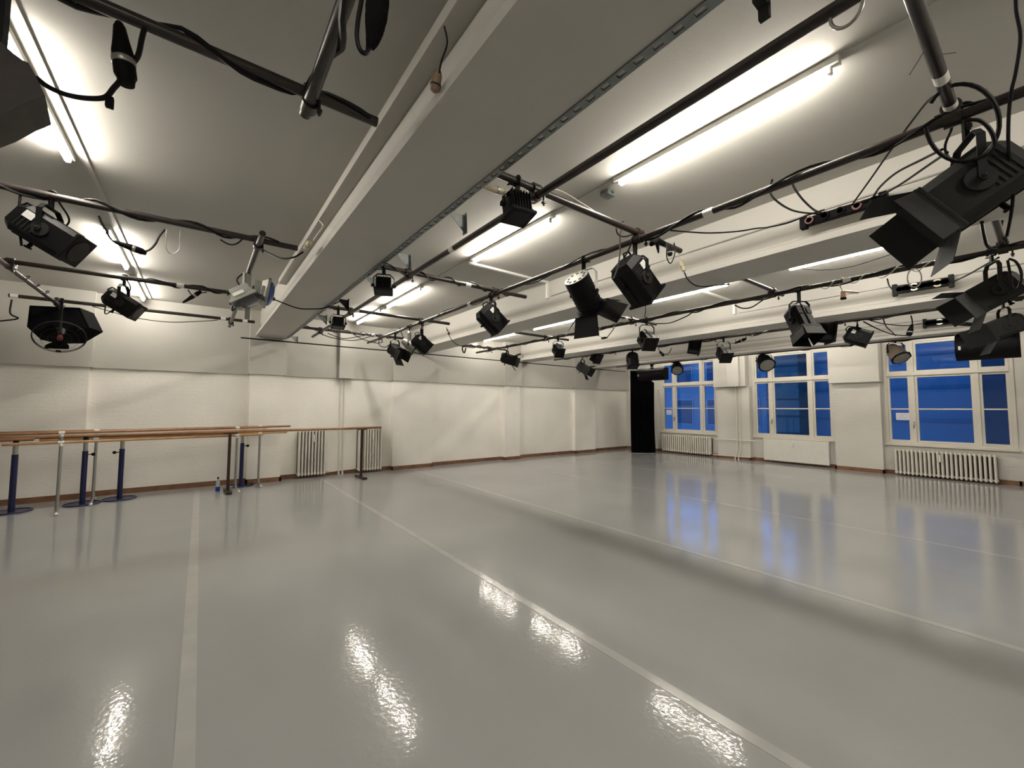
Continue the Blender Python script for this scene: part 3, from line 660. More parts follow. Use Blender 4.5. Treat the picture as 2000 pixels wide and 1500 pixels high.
spot('par', hk(1140, 506, 'p2'), 45, 45, 'black can spotlight with a white yoke, perforated silver back and open flaps', L=.34, W=.25, drop=.32, top=.10, ym=M_white, doors=(.19, [(50, 1.15), (45, 1.1), (55, 1.1), (50, 1.1)]), back=True, handle=False, sticker=False)
spot('pc', hk(1240, 468, 'p2'), 28, 43, 'large black profile spotlight hanging where two brown pipes cross mid picture', L=.38, W=.235, drop=.34, top=.16, tail=(-.14, .05))
spot('pc', hk(960, 580, 'p2'), 24, 42, 'black profile spotlight with pale sticker left of the white yoked can spotlight', L=.34, W=.23, drop=.30, tail=(-.14, .05))
spot('par', hk(800, 640, 'p2'), 5, 35, 'pale grey can spotlight half hidden behind a black profile near the brick wall', L=.28, W=.19, drop=.32, bm=M_cast, ym=M_cast)
spot('pc', hk(824, 628, 'p2'), 18, 40, 'black profile spotlight with a small white sticker above the black rod', L=.31, W=.215, drop=.36, top=.10)
spot('fresnel', hk(772, 648, 'p2'), -30, 30, 'dark grey fresnel spotlight with one flap down, beside the pale can', L=.25, W=.19, drop=.34, top=.14, bm=M_dgr, doors=(.15, [(20, 1.1), (30, 1), (20, 1), (20, 1)]), sticker=False, handle=False)
spot('fresnel', hk(991, 681, 'p3'), -10, 18, 'dark grey flapped spotlight at the end of the white corded pipe, near the brick wall', L=.28, W=.21, drop=.28, bm=M_dgr, doors=(.14, WIDE), sticker=False)
spot('pc', hk(1090, 664, 'p3'), -75, 35, 'compact black spotlight under the white corded pipe, left of mid room', L=.25, W=.19, drop=.27)
spot('pc', hk(1263, 630, 'p3'), -80, 38, 'compact black spotlight with octagonal front where pipes cross, above the window wall corner', L=.29, W=.22, drop=.33)
spot('fresnel', hk(1560, 571, 'p3'), -88, 62, 'tall black fresnel spotlight with hanging flap and square yoke, right of mid picture', L=.34, W=.21, drop=.36, top=.14, doors=(.11, [(5, 1), (8, 1.05), (10, 1), (8, 1)]), sticker=False)
spot('fresnel', hk(1138, 697, 'p4'), -30, 32, 'dark spotlight with several open flaps hanging before the rod near the black curtain', L=.30, W=.22, drop=.32, bm=M_dgr, doors=(.15, WIDE), sticker=False)
spot('flood', hk(1164, 689, 'p4'), -50, 30, 'small black box floodlight on the fourth pipe, left end', L=.20, W=.28, drop=.09, top=.03, cat='floodlight')
spot('flood', hk(1356, 667, 'p4'), -20, 10, 'small black box floodlight on the fourth pipe, above the first window', L=.24, W=.32, drop=.13, top=.03, cat='floodlight')
spot('pc', hk(1413, 660, 'p4'), -95, 40, 'black round shouldered spotlight in front of the white casing between the left windows', L=.30, W=.22, drop=.33, sticker=False)
spot('flood', hk(1608, 634, 'p4'), -15, 8, 'small black box floodlight on the fourth pipe, above the middle window', L=.25, W=.34, drop=.15, top=.03, cat='floodlight')
spot('pc', hk(1674, 627, 'p4'), -40, 25, 'black angular spotlight on the fourth pipe above the pier right of the middle window', L=.31, W=.24, drop=.27, tail=(-.2, .04))
spot('pc', hk(1235, 690, 'p4'), -90, 70, 'narrow black spotlight hanging right above the black curtain', L=.36, W=.24, drop=.26, sticker=False, handle=False)
spot('par', hk(1322, 708, 'p5'), -110, 40, 'black can spotlight with octagonal frame before the leftmost window', L=.40, W=.30, drop=.16, top=.05)
spot('par', hk(1492, 691, 'p5'), -100, 38, 'black can spotlight with octagonal frame before the middle window', L=.42, W=.34, drop=.20, top=.05)
spot('par', hk(1748, 664, 'p5'), -92, 50, 'brownish can spotlight with octagonal frame before the rightmost window', L=.38, W=.29, drop=.24, top=.05, bm=mat('worn_bronze_metal', (.20, .15, .12), .5, .3))
spot('fresnel', (XP['p2'] + .06, .20, ZA), 150, 36, 'huge grey black spotlight with open flaps at the upper right, nearest the camera', L=.36, W=.25, drop=.40, top=.16, bm=M_dgr, ym=M_dgr, doors=(.15, [(35, 1.0), (40, 1.05), (38, 1.0), (40, 1.0)]), handle=False, tail=(.2, .1))
spot('fresnel', (XP['p3'] + .02, .28, ZB), 150, 32, 'grey black flapped spotlight at the right edge, below the huge one', L=.34, W=.22, drop=.36, top=.10, bm=M_dgr, ym=M_dgr, doors=(.15, [(35, 1.0), (40, 1.05), (38, 1.0), (40, 1.0)]), handle=False)
spot('fresnel', (XP['p4'] + .02, .34, ZB), 152, 24, 'grey black flapped spotlight at the right edge beside the long black loudspeaker', L=.34, W=.23, drop=.34, top=.10, bm=M_dgr, ym=M_dgr, doors=(.18, [(35, 1.0), (40, 1.05), (38, 1.0), (40, 1.0)]), handle=False)

# twin silver halogen floodlights left of the beam
def halogen(loc, yaw, tilt, lab, gel):
    t = thing('halogen_floodlight', lab, 'floodlight', loc, yaw, 'twin silver floodlights')
    T = Matrix.Rotation(-R(tilt), 4, 'X')
    mb = MB()
    A = [(-.09, -.07, -.06), (.09, -.07, -.06), (.09, -.07, .06), (-.09, -.07, .06)]; B = [(-.15, .03, -.12), (.15, .03, -.12), (.15, .03, .12), (-.15, .03, .12)]
    va = [mb.b.verts.new(T @ Vector(p)) for p in A]; vb = [mb.b.verts.new(T @ Vector(p)) for p in B]
    for k in range(4): mb.b.faces.new((va[k], va[(k + 1) % 4], vb[(k + 1) % 4], vb[k]))
    mb.b.faces.new(va[::-1]); mb.b.faces.new(vb); mb.box((0, .04, 0), (.32, .03, .26), T, .006)
    mb.build('housing', M_cast, t, smooth=False)
    mb = MB()
    for k in range(8): mb.box((-.12 + k * .034, -.045, 0), (.005, .07, .17), T)
    mb.build('cooling_fin', M_cast, t, smooth=False)
    MB().box((0, -.075, .0), (.11, .04, .07), T, .005).build('terminal_box', M_dgr, t, smooth=False)
    mb = MB().lathe([(.055, .15), (.075, .145), (.095, .115), (.105, .06), (.108, .0)], 24, T)
    bmesh.ops.scale(mb.b, vec=(1.05, 1, .85), verts=mb.b.verts); mb.build('gel_cover' if gel else 'front_glass', M_gelb if gel else M_clr, t)
    mb = MB(); mb.box((-.17, 0, -.02), (.006, .03, .10), T).box((.17, 0, -.02), (.006, .03, .10), T); mb.build('side_arm', M_chr, t, smooth=False)
    return t
p = onx(485, 530, .345); SX, SY = .345, p.y - .08
h1 = halogen((.47, SY - .02, 2.70), aim(34), 8, 'silver halogen floodlight with domed blue filter, upper of the twin pair', True)
h2 = halogen((.31, SY - .16, 2.60), aim(20), 58, 'silver halogen floodlight pointing down, lower of the twin pair', False)
for hh_, loc_, off in ((h1, Vector((.47, SY - .02, 2.70)), Vector((SX, SY, 2.70))), (h2, Vector((.31, SY - .16, 2.60)), Vector((SX, SY - .012, 2.58)))):
    v_ = Matrix.Rotation(-hh_.rotation_euler.z, 3, 'Z') @ (off - loc_)
    MB().cyl((0, 0, 0), v_, .012, n=10).build('mounting_arm', M_blk, hh_)
t = thing('floodlight_stand', 'grey vertical post and arm with wing screws holding the twin silver floodlights', 'stand', (SX, SY, 2.9))
MB().b3(-.022, .022, -.012, .012, -.50, .035).cyl((-.035, 0, -.02), (-.035, 0, -.30), .018).build('post', M_cast, t)
mb = MB().cyl((-.03, 0, -.25), (-.16, 0, -.25), .008).cyl((-.03, 0, -.36), (-.15, 0, -.36), .008)
mb.box((-.17, 0, -.25), (.012, .012, .06), None, .003).box((-.15, .0, -.36), (.012, .05, .012), None, .003); mb.build('wing_screw', M_blk, t)
MB().tube(smooth_path([(-.05, .02, -.02), (-.10, .02, -.10), (-.06, .02, -.18), (-.10, .02, -.28), (-.13, .02, -.42), (-.09, .0, -.38)], 6), .007, 8).build('cord_loop', M_cable, t)

# ------------------------------------------------------------------ fan and loudspeakers
p = ony(117, 657, 8.0)
t = thing('cage_fan', 'round wire cage fan with three dark blades and a red hub, hanging at the left', 'fan', p, aim(-40), None)
Tf = Matrix.Rotation(-R(42), 4, 'X'); rf = .25
mb = MB()
for q, rr in ((.02, rf), (.0, rf * .985)): mb.tube([Tf @ Vector((rr * math.cos(R(a)), q, rr * math.sin(R(a)))) for a in range(0, 360, 10)], .005, 6, True)
for rr in (.11, .175): mb.tube([Tf @ Vector((rr * math.cos(R(a)), .06, rr * math.sin(R(a)))) for a in range(0, 360, 12)], .002, 4, True)
for a in range(0, 360, 15): mb.tube([Tf @ Vector((rf * math.cos(R(a)), .01, rf * math.sin(R(a)))), Tf @ Vector((rf * .75 * math.cos(R(a)), .06, rf * .75 * math.sin(R(a)))), Tf @ Vector((.05 * math.cos(R(a)), .075, .05 * math.sin(R(a))))], .0009, 4)
mb.build('wire_cage', M_dgr, t)
for k in range(3):
    mb = MB(); a0 = R(-88 + 120 * k); N = 7; top = []; bot = []
    for i in range(N):
        u = i / (N - 1); rr = .03 + u * .195; half = .34 + .34 * math.sin(u * 2.6)
        for s, L_ in ((-1, bot), (1, top)): L_.append(mb.b.verts.new(Tf @ Vector((rr * math.cos(a0 + s * half * (.9 if s < 0 else 1.1)), s * .018 + .02, rr * math.sin(a0 + s * half)))))
    for i in range(N - 1): mb.b.faces.new((bot[i], bot[i + 1], top[i + 1], top[i]))
    bmesh.ops.solidify(mb.b, geom=list(mb.b.faces), thickness=.004)
    mb.build('fan_blade', M_blk2, t)
MB().cyl((0, -.01, 0), (0, .06, 0), .028, n=20, T=Tf).build('hub_cap', M_redhub, t)
MB().cyl((0, -.14, 0), (0, -.012, 0), .055, .045, n=20, T=Tf).build('motor', M_blk2, t)
MB().tube(smooth_path([(0, -.10, .05), (0, -.12, .25), (0, -.06, .42), (0, -.02, .52)], 6), .016, 10).build('stem', M_blk, t)
MB().box((0, .0, -rf), (.05, .03, .02), Tf).build('cage_clip', M_blk2, t)

p = ony(122, 640, 8.45)
t = thing('loudspeaker', 'large black wedge loudspeaker hanging behind the cage fan', 'loudspeaker', (p.x, 8.62, p.z), R(-14))
pr = [(-.30, .28), (.22, .30), (.34, .02), (.12, -.17), (-.16, -.19), (-.31, -.02)]
MB().prism(pr, -.19, .19, lambda u, v, q: (u, q, v)).build('cabinet', mat('matte_black_paint', (.006, .006, .006), .95, noise=.2, spec=.02), t, smooth=False)
MB().prism([(a * .9, b * .88) for a, b in pr], -.20, -.188, lambda u, v, q: (u, q, v)).build('front_grille', M_cloth, t, smooth=False)
MB().b3(-.03, .01, -.03, .03, .27, ZB - p.z - .0).build('hanging_bracket', M_blk, t, smooth=False)

def column_speaker(x, ya, yb, z, r, lab, rodlen=True):
    t = thing('loudspeaker', lab, 'loudspeaker', (x, (ya + yb) / 2, z), 0, 'black loudspeakers under the window side pipe'); h = abs(yb - ya) / 2
    prof = [(.14, r), (-.02, r), (-.10, r * .80), (-.15, r * .35), (-.16, 0), (-.15, -r * .35), (-.10, -r * .80), (-.02, -r), (.14, -r)]
    MB().prism(prof, -h, h, lambda u, v, q: (u, q, v)).build('cabinet', M_blk2, t)
    pg = [(-.03, r * 1.01), (-.106, r * .80), (-.156, r * .35), (-.166, 0), (-.156, -r * .35), (-.106, -r * .80), (-.03, -r * 1.01)]
    MB().prism(pg, -h * .96, h * .96, lambda u, v, q: (u, q, v)).build('front_grille', M_blk, t)
    MB().b3(-.171, -.166, h * .80, h * .88, -r * .25, r * .05).build('maker_badge', M_alu, t, smooth=False)
    MB().cyl((-.05, -h * .9, r + .035), (-.05, h * 1.05, r + .035), .010).b3(-.06, -.04, h * .96, h * .99, r, r + .07).b3(-.06, -.04, -h * .7, -h * .67, r, r + .07).build('mounting_bar', M_white, t)
    MB().b3(-.03, -.01, -.05, .05, r, ZB - z).build('hanging_bracket', M_blk, t, smooth=False)
    return t
pa = onx(1866, 680, 11.15); pb = onx(1993, 680, 11.15)
column_speaker(11.2, pa.y, pb.y, 2.64, .235, 'long black horizontal loudspeaker before the top of the rightmost window')
pa = onx(1245, 725, 11.35); pb = onx(1297, 725, 11.35)
column_speaker(11.45, pa.y, pb.y, 2.58, .19, 'black horizontal loudspeaker beside the black curtain at the far corner')

# black curtain in the corner
cx, cy = 11.55, 8.62
t = thing('stage_curtain', 'tall narrow black cloth curtain hanging in the far corner left of the windows', 'curtain', (cx, cy, 0))
d = Vector((.62, -.50, 0)); L = d.length; u = d.normalized(); n_ = Vector((-u.y, u.x, 0)); mb = MB(); cols = []
NZ = 14; NX = 90
for i in range(NX + 1):
    s = i / NX; col = []
    for j in range(NZ + 1):
        v = j / NZ; z = .012 + v * 2.74
        wid = 1.0 - .03 * math.sin(v * 3.0) - (.62 if v > .93 else .35 if v > .86 else 0)
        a = .030 + .012 * (1 - v)
        off = a * math.sin(s * 62 + .6 * math.sin(v * 5)) + .02 * math.sin(s * 17 + v * 2)
        P = u * (s * L * wid) + n_ * off; col.append(mb.b.verts.new((P.x, P.y, z)))
    cols.append(col)
for i in range(NX):
    for j in range(NZ): mb.b.faces.new((cols[i][j], cols[i + 1][j], cols[i + 1][j + 1], cols[i][j + 1]))
bmesh.ops.solidify(mb.b, geom=list(mb.b.faces), thickness=.004)
mb.build('curtain_cloth', M_cloth, t)
MB().cyl((u * .0) + Vector((0, 0, 2.76)), u * (L * .6) + Vector((0, 0, 2.76)), .014).cyl(u * (L * .3) + Vector((0, 0, 2.76)), u * (L * .3) + Vector((0, 0, 2.90)), .01).build('curtain_pole', M_blk, t)

# ------------------------------------------------------------------ power strips on the beams
def power_strip(x, pa, pb, z, n, lab, m, cols, dims=(.07, .06)):
    A = onx(pa[0], pa[1], x); B = onx(pb[0], pb[1], x); y0, y1 = sorted((A.y, B.y)); z = (A.z + B.z) / 2
    t = thing('power_strip', lab, 'power strip', (x, (y0 + y1) / 2, z), 0, 'power strips on the beam sides'); h = (y1 - y0) / 2
    mb = MB().b3(-dims[0], 0, -h, h, -dims[1] / 2, dims[1] / 2, .006)
    mb.b3(-dims[0] - .01, 0, -h - .02, -h + .03, -dims[1] * .75, dims[1] * .75, .006).b3(-dims[0] - .01, 0, h - .03, h + .02, -dims[1] * .75, dims[1] * .75, .006)
    mb.build('casing', m, t)
    for k in range(n):
        y = -h * .8 + k * (h * 1.6 / (n - 1)); mt = cols[k % len(cols)]
        MB().cyl((-dims[0], y, 0), (-dims[0] - .018, y, 0), dims[1] * .46, n=18).cyl((-dims[0] - .018, y, 0), (-dims[0] - .012, y, 0), dims[1] * .3, n=12).build('socket', mt, t)
    return t
power_strip(4.145, (1572, 438), (1730, 392), 0, 5, 'black power strip with a red section on the side of the second beam', M_blk2, [M_blk2, mat('dark_red_plastic', (.10, .015, .01), .4), M_blk2], (.06, .07))
power_strip(7.545, (1748, 569), (1860, 549), 0, 7, 'power strip with a row of mixed dark and white sockets on the third beam', M_dgr, [M_blk2, M_cream, M_blk2, M_blk2, M_white, M_blk2, M_dgr], (.05, .11))
power_strip(10.905, (1806, 633), (1880, 624), 0, 6, 'dark power strip with a row of sockets on the beam nearest the windows', M_dgr, [M_blk2, M_blk2, M_blk2, M_alu], (.05, .12))

# ------------------------------------------------------------------ ballet barres
def axis_rail(mb, a, b, r): mb.cyl(a, b, r, n=16); mb.sph(a, r, n=10); mb.sph(b, r, n=10)
def portable_barre(A, B, e0, e1, l0, l1, zu, zl, lab, group):
    """silver posts with T feet, two wooden rails"""
    A = Vector(A + (0,)); B = Vector(B + (0,)); u = (B - A).normalized(); n = Vector((-u.y, u.x, 0)); t = thing('ballet_barre', lab, 'ballet barre', A, 0, group)
    for P in (A, B):
        o = P - A
        MB().cyl(o + Vector((0, 0, .06)), o + Vector((0, 0, zu - .05)), .019, n=18).cyl(o + Vector((0, 0, .04)), o + Vector((0, 0, .12)), .025).build('post', M_alu, t)
        mb = MB(); mb.tube(smooth_path([o + n * -.26 + Vector((0, 0, .022)), o + n * -.10 + Vector((0, 0, .05)), o + Vector((0, 0, .065)), o + n * .10 + Vector((0, 0, .05)), o + n * .26 + Vector((0, 0, .022))], 4), .016, 10)
        f = mb.build('foot', M_alu, t)
        mb = MB(); mb.sph(o + n * -.26 + Vector((0, 0, .022)), .022).sph(o + n * .26 + Vector((0, 0, .022)), .022); mb.build('foot_cap', M_white, f)
        mb = MB()
        for z in (zu, zl): mb.cyl(o - u * .03 + Vector((0, 0, z)) - n * .0, o + u * .03 + Vector((0, 0, z)), .026, n=16).cyl(o + Vector((0, 0, z - .05)), o + Vector((0, 0, z - .01)), .023, n=14)
        mb.build('rail_bracket', M_white, t)
    for z, (a, b), m in ((zu, (e0, e1), M_wood2), (zl, (l0, l1), M_wood)):
        mb = MB(); axis_rail(mb, u * a + Vector((0, 0, z)), u * b + Vector((0, 0, z)), .020); mb.build('hand_rail', m, t)
    return t
portable_barre((-1.573, 8.60), (.545, 8.96), -.75, 2.63, -.52, 2.55, 1.120, .985, 'nearer silver post ballet barre with two wooden rails, tee feet on the floor', 'silver post ballet barres')
portable_barre((-1.29, 9.12), (.93, 9.28), -1.4, 2.74, -.58, 2.68, 1.118, 1.0, 'farther silver post ballet barre with two wooden rails, behind the nearer one', 'silver post ballet barres')
def blue_barre(A, B, e0, e1, zr, lab, knobs):
    A = Vector(A + (0,)); B = Vector(B + (0,)); u = (B - A).normalized(); t = thing('ballet_barre', lab, 'ballet barre', A, 0, 'blue post ballet barres')
    for P, kd in ((A, knobs[0]), (B, knobs[1])):
        o = P - A
        p_ = MB().cyl(o + Vector((0, 0, .012)), o + Vector((0, 0, .81)), .034, n=18).build('post', M_blue, t)
        MB().cyl(o + Vector((0, 0, .81)), o + Vector((0, 0, zr - .05)), .027, n=18).build('inner_tube', M_alu, t)
        MB().cyl(o + Vector((0, 0, zr - .075)), o + Vector((0, 0, zr - .012)), .030, n=16).build('rail_bracket', M_blk, t)
        MB().cyl(o, o + Vector((0, 0, .008)), .21, n=40).tube([o + Vector((.205 * math.cos(R(a)), .205 * math.sin(R(a)), .010)) for a in range(0, 360, 10)], .009, 6, True).build('round_base', M_blue, t)
        if kd: MB().cyl(o + Vector((kd * .03, 0, .755)), o + Vector((kd * .075, 0, .755)), .007).sph(o + Vector((kd * .09, 0, .755)), .025).build('height_knob', M_blk2, p_)
    mb = MB(); axis_rail(mb, u * e0 + Vector((0, 0, zr)), u * e1 + Vector((0, 0, zr)), .026); mb.build('hand_rail', M_wood2, t)
    return t
blue_barre((-1.40, 9.09), (-3.3, 8.98), -1.85, 2.1, 1.045, 'blue post ballet barre whose post stands between the two silver posts, wooden rail', (1, 0))
blue_barre((-1.0, 9.24), (.66, 9.42), -1.4, 2.05, 1.04, 'blue post ballet barre nearest the brick wall, knob pointing left on its round based post', (-1, 1))
blue_barre((-2.09, 9.0), (-3.9, 8.72), -.15, 2.1, 1.02, 'leftmost blue post ballet barre, cut by the left edge', (0, 0))
t = thing('ballet_barre', 'dark brown steel ballet barre with one long wooden rail, ending before the right radiator', 'ballet barre', (.43, 8.83, 0))
A = Vector((0, 0, 0)); B = Vector((2.33, .11, 0)); u = B.normalized(); n_ = Vector((-u.y, u.x, 0))
for o in (A, B):
    MB().box((o.x, o.y, .53), (.045, .045, .98), None, .003).build('post', M_brn, t, smooth=False)
    T = Matrix.Translation(o) @ Matrix.Rotation(math.atan2(u.y, u.x), 4, 'Z')
    MB().box((0, 0, .028), (.085, .52, .035), T, .006).box((0, -.2, .012), (.09, .07, .022), T, .004).box((0, .2, .012), (.09, .07, .022), T, .004).build('foot', M_brn, t)
    MB().box((0, 0, 1.028), (.20, .05, .014), T, .003).build('rail_plate', M_brn, t, smooth=False)
mb = MB(); axis_rail(mb, u * -.46 + Vector((0, 0, 1.06)), u * 2.74 + Vector((0, 0, 1.06)), .025); mb.build('hand_rail', M_wood2, t)
# water bottle
t = thing('water_bottle', 'clear water bottle with blue label on the floor beside the brown barre foot', 'bottle', (.29, 8.95, 0))
def vl(prof, n=20):
    mb = MB(); mb.lathe(prof, n, Matrix.Rotation(R(90), 4, 'X')); return mb
vl([(0, .0), (.002, .030), (.16, .033), (.19, .028), (.215, .013), (.235, .012), (.235, 0)]).build('bottle_body', mat('clear_pet', (.42, .46, .50), .15), t)
vl([(.02, .034), (.10, .0345)]).build('bottle_label', mat('blue_label', (.01, .03, .25), .4), t)
vl([(.235, 0), (.235, .015), (.262, .015), (.262, 0)]).build('bottle_cap', M_blk2, t)

# ------------------------------------------------------------------ cables
def wrap(axis, c, a, b, turns, r, cr, m, lab, group=None, z=ZB, jitter=.35):
    """cable spiralled around a pipe"""
    pts = []; N = int(turns * 12)
    for i in range(N + 1):
        s = i / N; ph = 2 * math.pi * turns * s + jitter * math.sin(s * 23); rr = r * (1 + .10 * math.sin(s * 41)); q = a + (b - a) * s
        if axis == 'y': pts.append((c + rr * math.cos(ph), q, z + rr * math.sin(ph)))
        else: pts.append((q, c + rr * math.cos(ph), z + rr * math.sin(ph)))
    return tag(MB().tube(pts, cr, 6).build('wrapped_cable', m), lab, 'cable', group)
G1 = 'cables wrapped around the grid pipes'
rr = PR + .010
wrap('y', XP['p2'], -1.4, 2.0, 5, rr, .008, M_cable, 'black cable twisted around the brown pipe at the right of the large profile', G1)
wrap('y', XP['p2'], 2.2, 8.8, 5, rr, .006, M_cable, 'black cable twisted around the far stretch of the brown pipe with the white yoked fresnel', G1)
wrap('y', XP['p3'], -1.0, 4.0, 6, rr, .009, M_cable, 'black cable twisted around the near stretch of the white corded pipe', G1)
wrap('y', XP['p3'], .55, 1.55, 4, rr + .012, .005, M_wcab, 'white cord looped around the pipe near the dangling orange tipped socket', G1)
wrap('y', XP['p3'], 4.3, 6.3, 7, rr + .004, .005, M_wcab, 'white cord spiralled around the pipe above the compact spotlight mid room', G1)
wrap('y', XP['p3'], 4.2, 8.5, 6, rr, .006, M_cable, 'black cable twisted around the far stretch of the white corded pipe', G1)
wrap('y', XP['p4'], -1.0, 4.4, 6, rr + .002, .011, M_cable, 'black cable bundle around the near stretch of the fourth pipe', G1)
wrap('y', XP['p4'], 4.6, 8.4, 5, rr, .009, M_cable, 'black cable bundle around the far stretch of the fourth pipe', G1)
wrap('y', XP['p5'], 1.2, 8.6, 9, rr, .009, M_cable, 'black cable twisted around the pipe nearest the windows', G1)
wrap('x', ROW[0], -.9, .62, 2.6, rr, .010, M_cable, 'thick black cable twisted around the pipe at the top left corner', G1, ZA)
wrap('x', ROW[1], -1.9, .5, 4.5, rr, .009, M_cable, 'black cable twisted around the pipe of the large left profile spotlight', G1, ZA)
wrap('x', ROW[2], -.6, .6, 3, rr, .008, M_cable, 'black cable twisted around the pipe right of the small left profile', G1, ZA)
wrap('x', ROW[1], 1.4, 3.1, 5, rr, .007, M_cable, 'black cable twisted around the cross pipe above the middle floodlight', G1, ZA)
wrap('x', ROW[3], 1.4, 3.1, 5, rr, .007, M_cable, 'black cable twisted around the cross pipe nearest the brick wall', G1, ZA)
wrap('x', 8.25, 4.42, 5.7, 5, rr, .009, M_cable, 'black cable twisted around the pipe under the second beam near the brick wall', G1, ZA)
wrap('y', .345, -.2, 2.0, 2.4, .037, .013, M_cable, 'thick black cable twisted around the pipe descending from the top edge', G1)
wrap('y', -1.58, 6.3, 8.2, 5, .033, .007, M_cable, 'cable twisted around the brown pipe leading to the fan', G1)

def ycab(y, px, r, lab, m=M_cable, name='hanging_cable', cat='cable', group='hanging cables'):
    return cable(name, [ony(a, b, y) for a, b in px], r, m, lab, cat, group)
def xcab(x, px, r, lab, m=M_cable, name='hanging_cable', cat='cable', group='hanging cables'):
    return cable(name, [onx(a, b, x) for a, b in px], r, m, lab, cat, group)
def lcab(x0, x1, px, r, lab, m=M_cable):
    N = len(px) - 1
    return cable('hanging_cable', [onx(a, b, x0 + (x1 - x0) * i / N) for i, (a, b) in enumerate(px)], r, m, lab, 'cable', 'hanging cables')
def facing(C):
    n = Vector(C) - Vector((0, 0, H))
    def f(px, py):
        r = ray(px, py); return Vector((0, 0, H)) + r * (n.dot(n) / r.dot(n))
    return f
def plug(P, d, L, r, m, lab, name='power_plug', cat='plug', tipm=None):
    P = Vector(P); d = Vector(d).normalized(); q = d.to_track_quat('Y', 'Z').to_matrix().to_4x4()
    t = thing(name, lab, cat, P); T = q
    MB().lathe([(-L / 2, r * .3), (-L * .42, r * .55), (-L * .2, r * .75), (0, r), (L * .35, r * 1.02), (L * .42, r * .8), (L / 2, r * .7)], 14, T).build('plug_body', m, t)
    MB().lathe([(L * .08, r * 1.03), (L * .10, r * 1.09), (L * .16, r * 1.09), (L * .18, r * 1.03)], 14, T).build('grip_ring', tipm or M_alu, t)
    return t
def dirx(x, a, b): return onx(*b, x) - onx(*a, x)
def diry(y, a, b): return ony(*b, y) - ony(*a, y)
# top left cluster
yc = 1.98
ycab(yc, [(70, 152), (95, 170), (130, 185), (170, 192), (205, 190), (222, 172), (234, 158), (246, 135), (268, 112), (277, 75), (282, 55)], .0085, 'black cable swinging from the black speaker to the plug at the top left')
P = ony(240, 105, yc); plug(P, diry(yc, (236, 70), (245, 145)), .225, .032, M_blk2, 'big black connector with a grey ring hanging in the top left corner', tipm=M_alu)
P = ony(214, 200, yc); tag(MB().box(P, (.022, .02, .04), None, .003).build('cable_tie', M_blk2), 'short black cable tie end below the swinging cable at the top left', 'cable tie')
# black speaker cropped by the left edge
P = ony(-40, 125, 1.75)
t = thing('loudspeaker', 'black cabinet cut off by the left edge in front of the nearest left tube', 'loudspeaker', P)
pts = [ony(*q, 1.75) - P for q in [(-60, 40), (-20, 60), (0, 80), (25, 103), (45, 118), (55, 122), (70, 148), (88, 187), (50, 200), (0, 226), (-40, 240), (-100, 200)]]
mb = MB(); A = [mb.b.verts.new((q.x, 0, q.z)) for q in pts]; B = [mb.b.verts.new((q.x * .9 - .01, .18, q.z * .9)) for q in pts]
for k in range(len(A)): mb.b.faces.new((A[k], A[(k + 1) % len(A)], B[(k + 1) % len(A)], B[k]))
mb.b.faces.new(A[::-1]); mb.b.faces.new(B); mb.build('cabinet', mat('black_brown_cabinet', (.02, .013, .010), .6, noise=.3, nscale=30), t, smooth=False)
MB().b3(-.02, .02, .06, .10, .05, 2.95 - P.z).build('hanging_bracket', M_blk, t, smooth=False)
# top centre bundle
yc = 1.15
ycab(yc, [(712, -60), (706, 0), (700, 35), (697, 70), (702, 95), (711, 104), (719, 100), (726, 90)], .0065, 'black cable loop hanging beside the cloth wrapped bundle at the top edge')
P = ony(735, 20, yc)
t = thing('cable_bundle', 'black bundled cable tail hanging from the top edge left of the beam', 'cable bundle', P)
pp = [ony(742, -80, yc), ony(738, 0, yc), ony(733, 40, yc), ony(727, 75, yc), ony(718, 97, yc)]
mb = MB()
for i, (q, w) in enumerate(zip(smooth_path(pp, 4), [.034] * 4 + [.034, .033, .033, .031] + [.030, .028, .025, .022] + [.019, .016, .012, .009] + [.006])):
    mb.sph(q - P, w, (1, .8, 1.6), 12)
mb.build('taped_bundle', M_cloth, t)
ycab(ROW[1], [(40, 378), (37, 410), (38, 445), (42, 480)], .007, 'black cable dropping into the large left profile spotlight')
ycab(ROW[1], [(193, 422), (200, 438), (208, 450), (213, 462), (222, 472), (232, 477)], .007, 'black cable dropping from the left pipe to the plug across the tube')
plug(ony(254, 483, ROW[1]), diry(ROW[1], (230, 474), (280, 492)), .19, .024, M_blk2, 'black connector hanging across the second left tube')
ycab(ROW[1], [(278, 492), (292, 488), (303, 477), (312, 460), (322, 448)], .007, 'black cable rising from the connector to the left pipe')
ycab(ROW[1], [(325, 448), (324, 480), (329, 493), (338, 496), (350, 486), (352, 460), (353, 438)], .003, 'thin grey wire loop hanging from the left pipe', M_alu)
ycab(ROW[1], [(430, 468), (447, 477), (462, 476), (476, 465)], .006, 'short black cable sag before the silver floodlight post')
P = ony(375, 580, ROW[2]); plug(P, diry(ROW[2], (362, 589), (388, 573)), .24, .025, M_blk2, 'short black cable plug hanging from the pipe with the white tape band')
ycab(ROW[2], [(367, 566), (374, 575), (384, 573), (404, 571)], .006, 'short black cable at the plug on the taped left pipe')
ycab(ROW[3], [(180, 598), (215, 608), (260, 620), (330, 629), (400, 627), (425, 625)], .006, 'thin black cable sagging along the farthest left pipe')
ycab(ROW[3], [(23, 585), (20, 612), (35, 622), (0, 627), (-30, 630)], .010, 'thin black bracket arm and cable at the left end of the farthest left pipe')
lcab(.42, .68, [(510, 486), (530, 497), (552, 505), (575, 502), (592, 492)], .008, 'black cable running to the cream plug on the side of the beam')
p0 = onx(600, 480, .71); plug(p0, dirx(.71, (588, 494), (612, 470)), .26, .026, M_cream, 'cream plug hanging against the left side of the big beam')
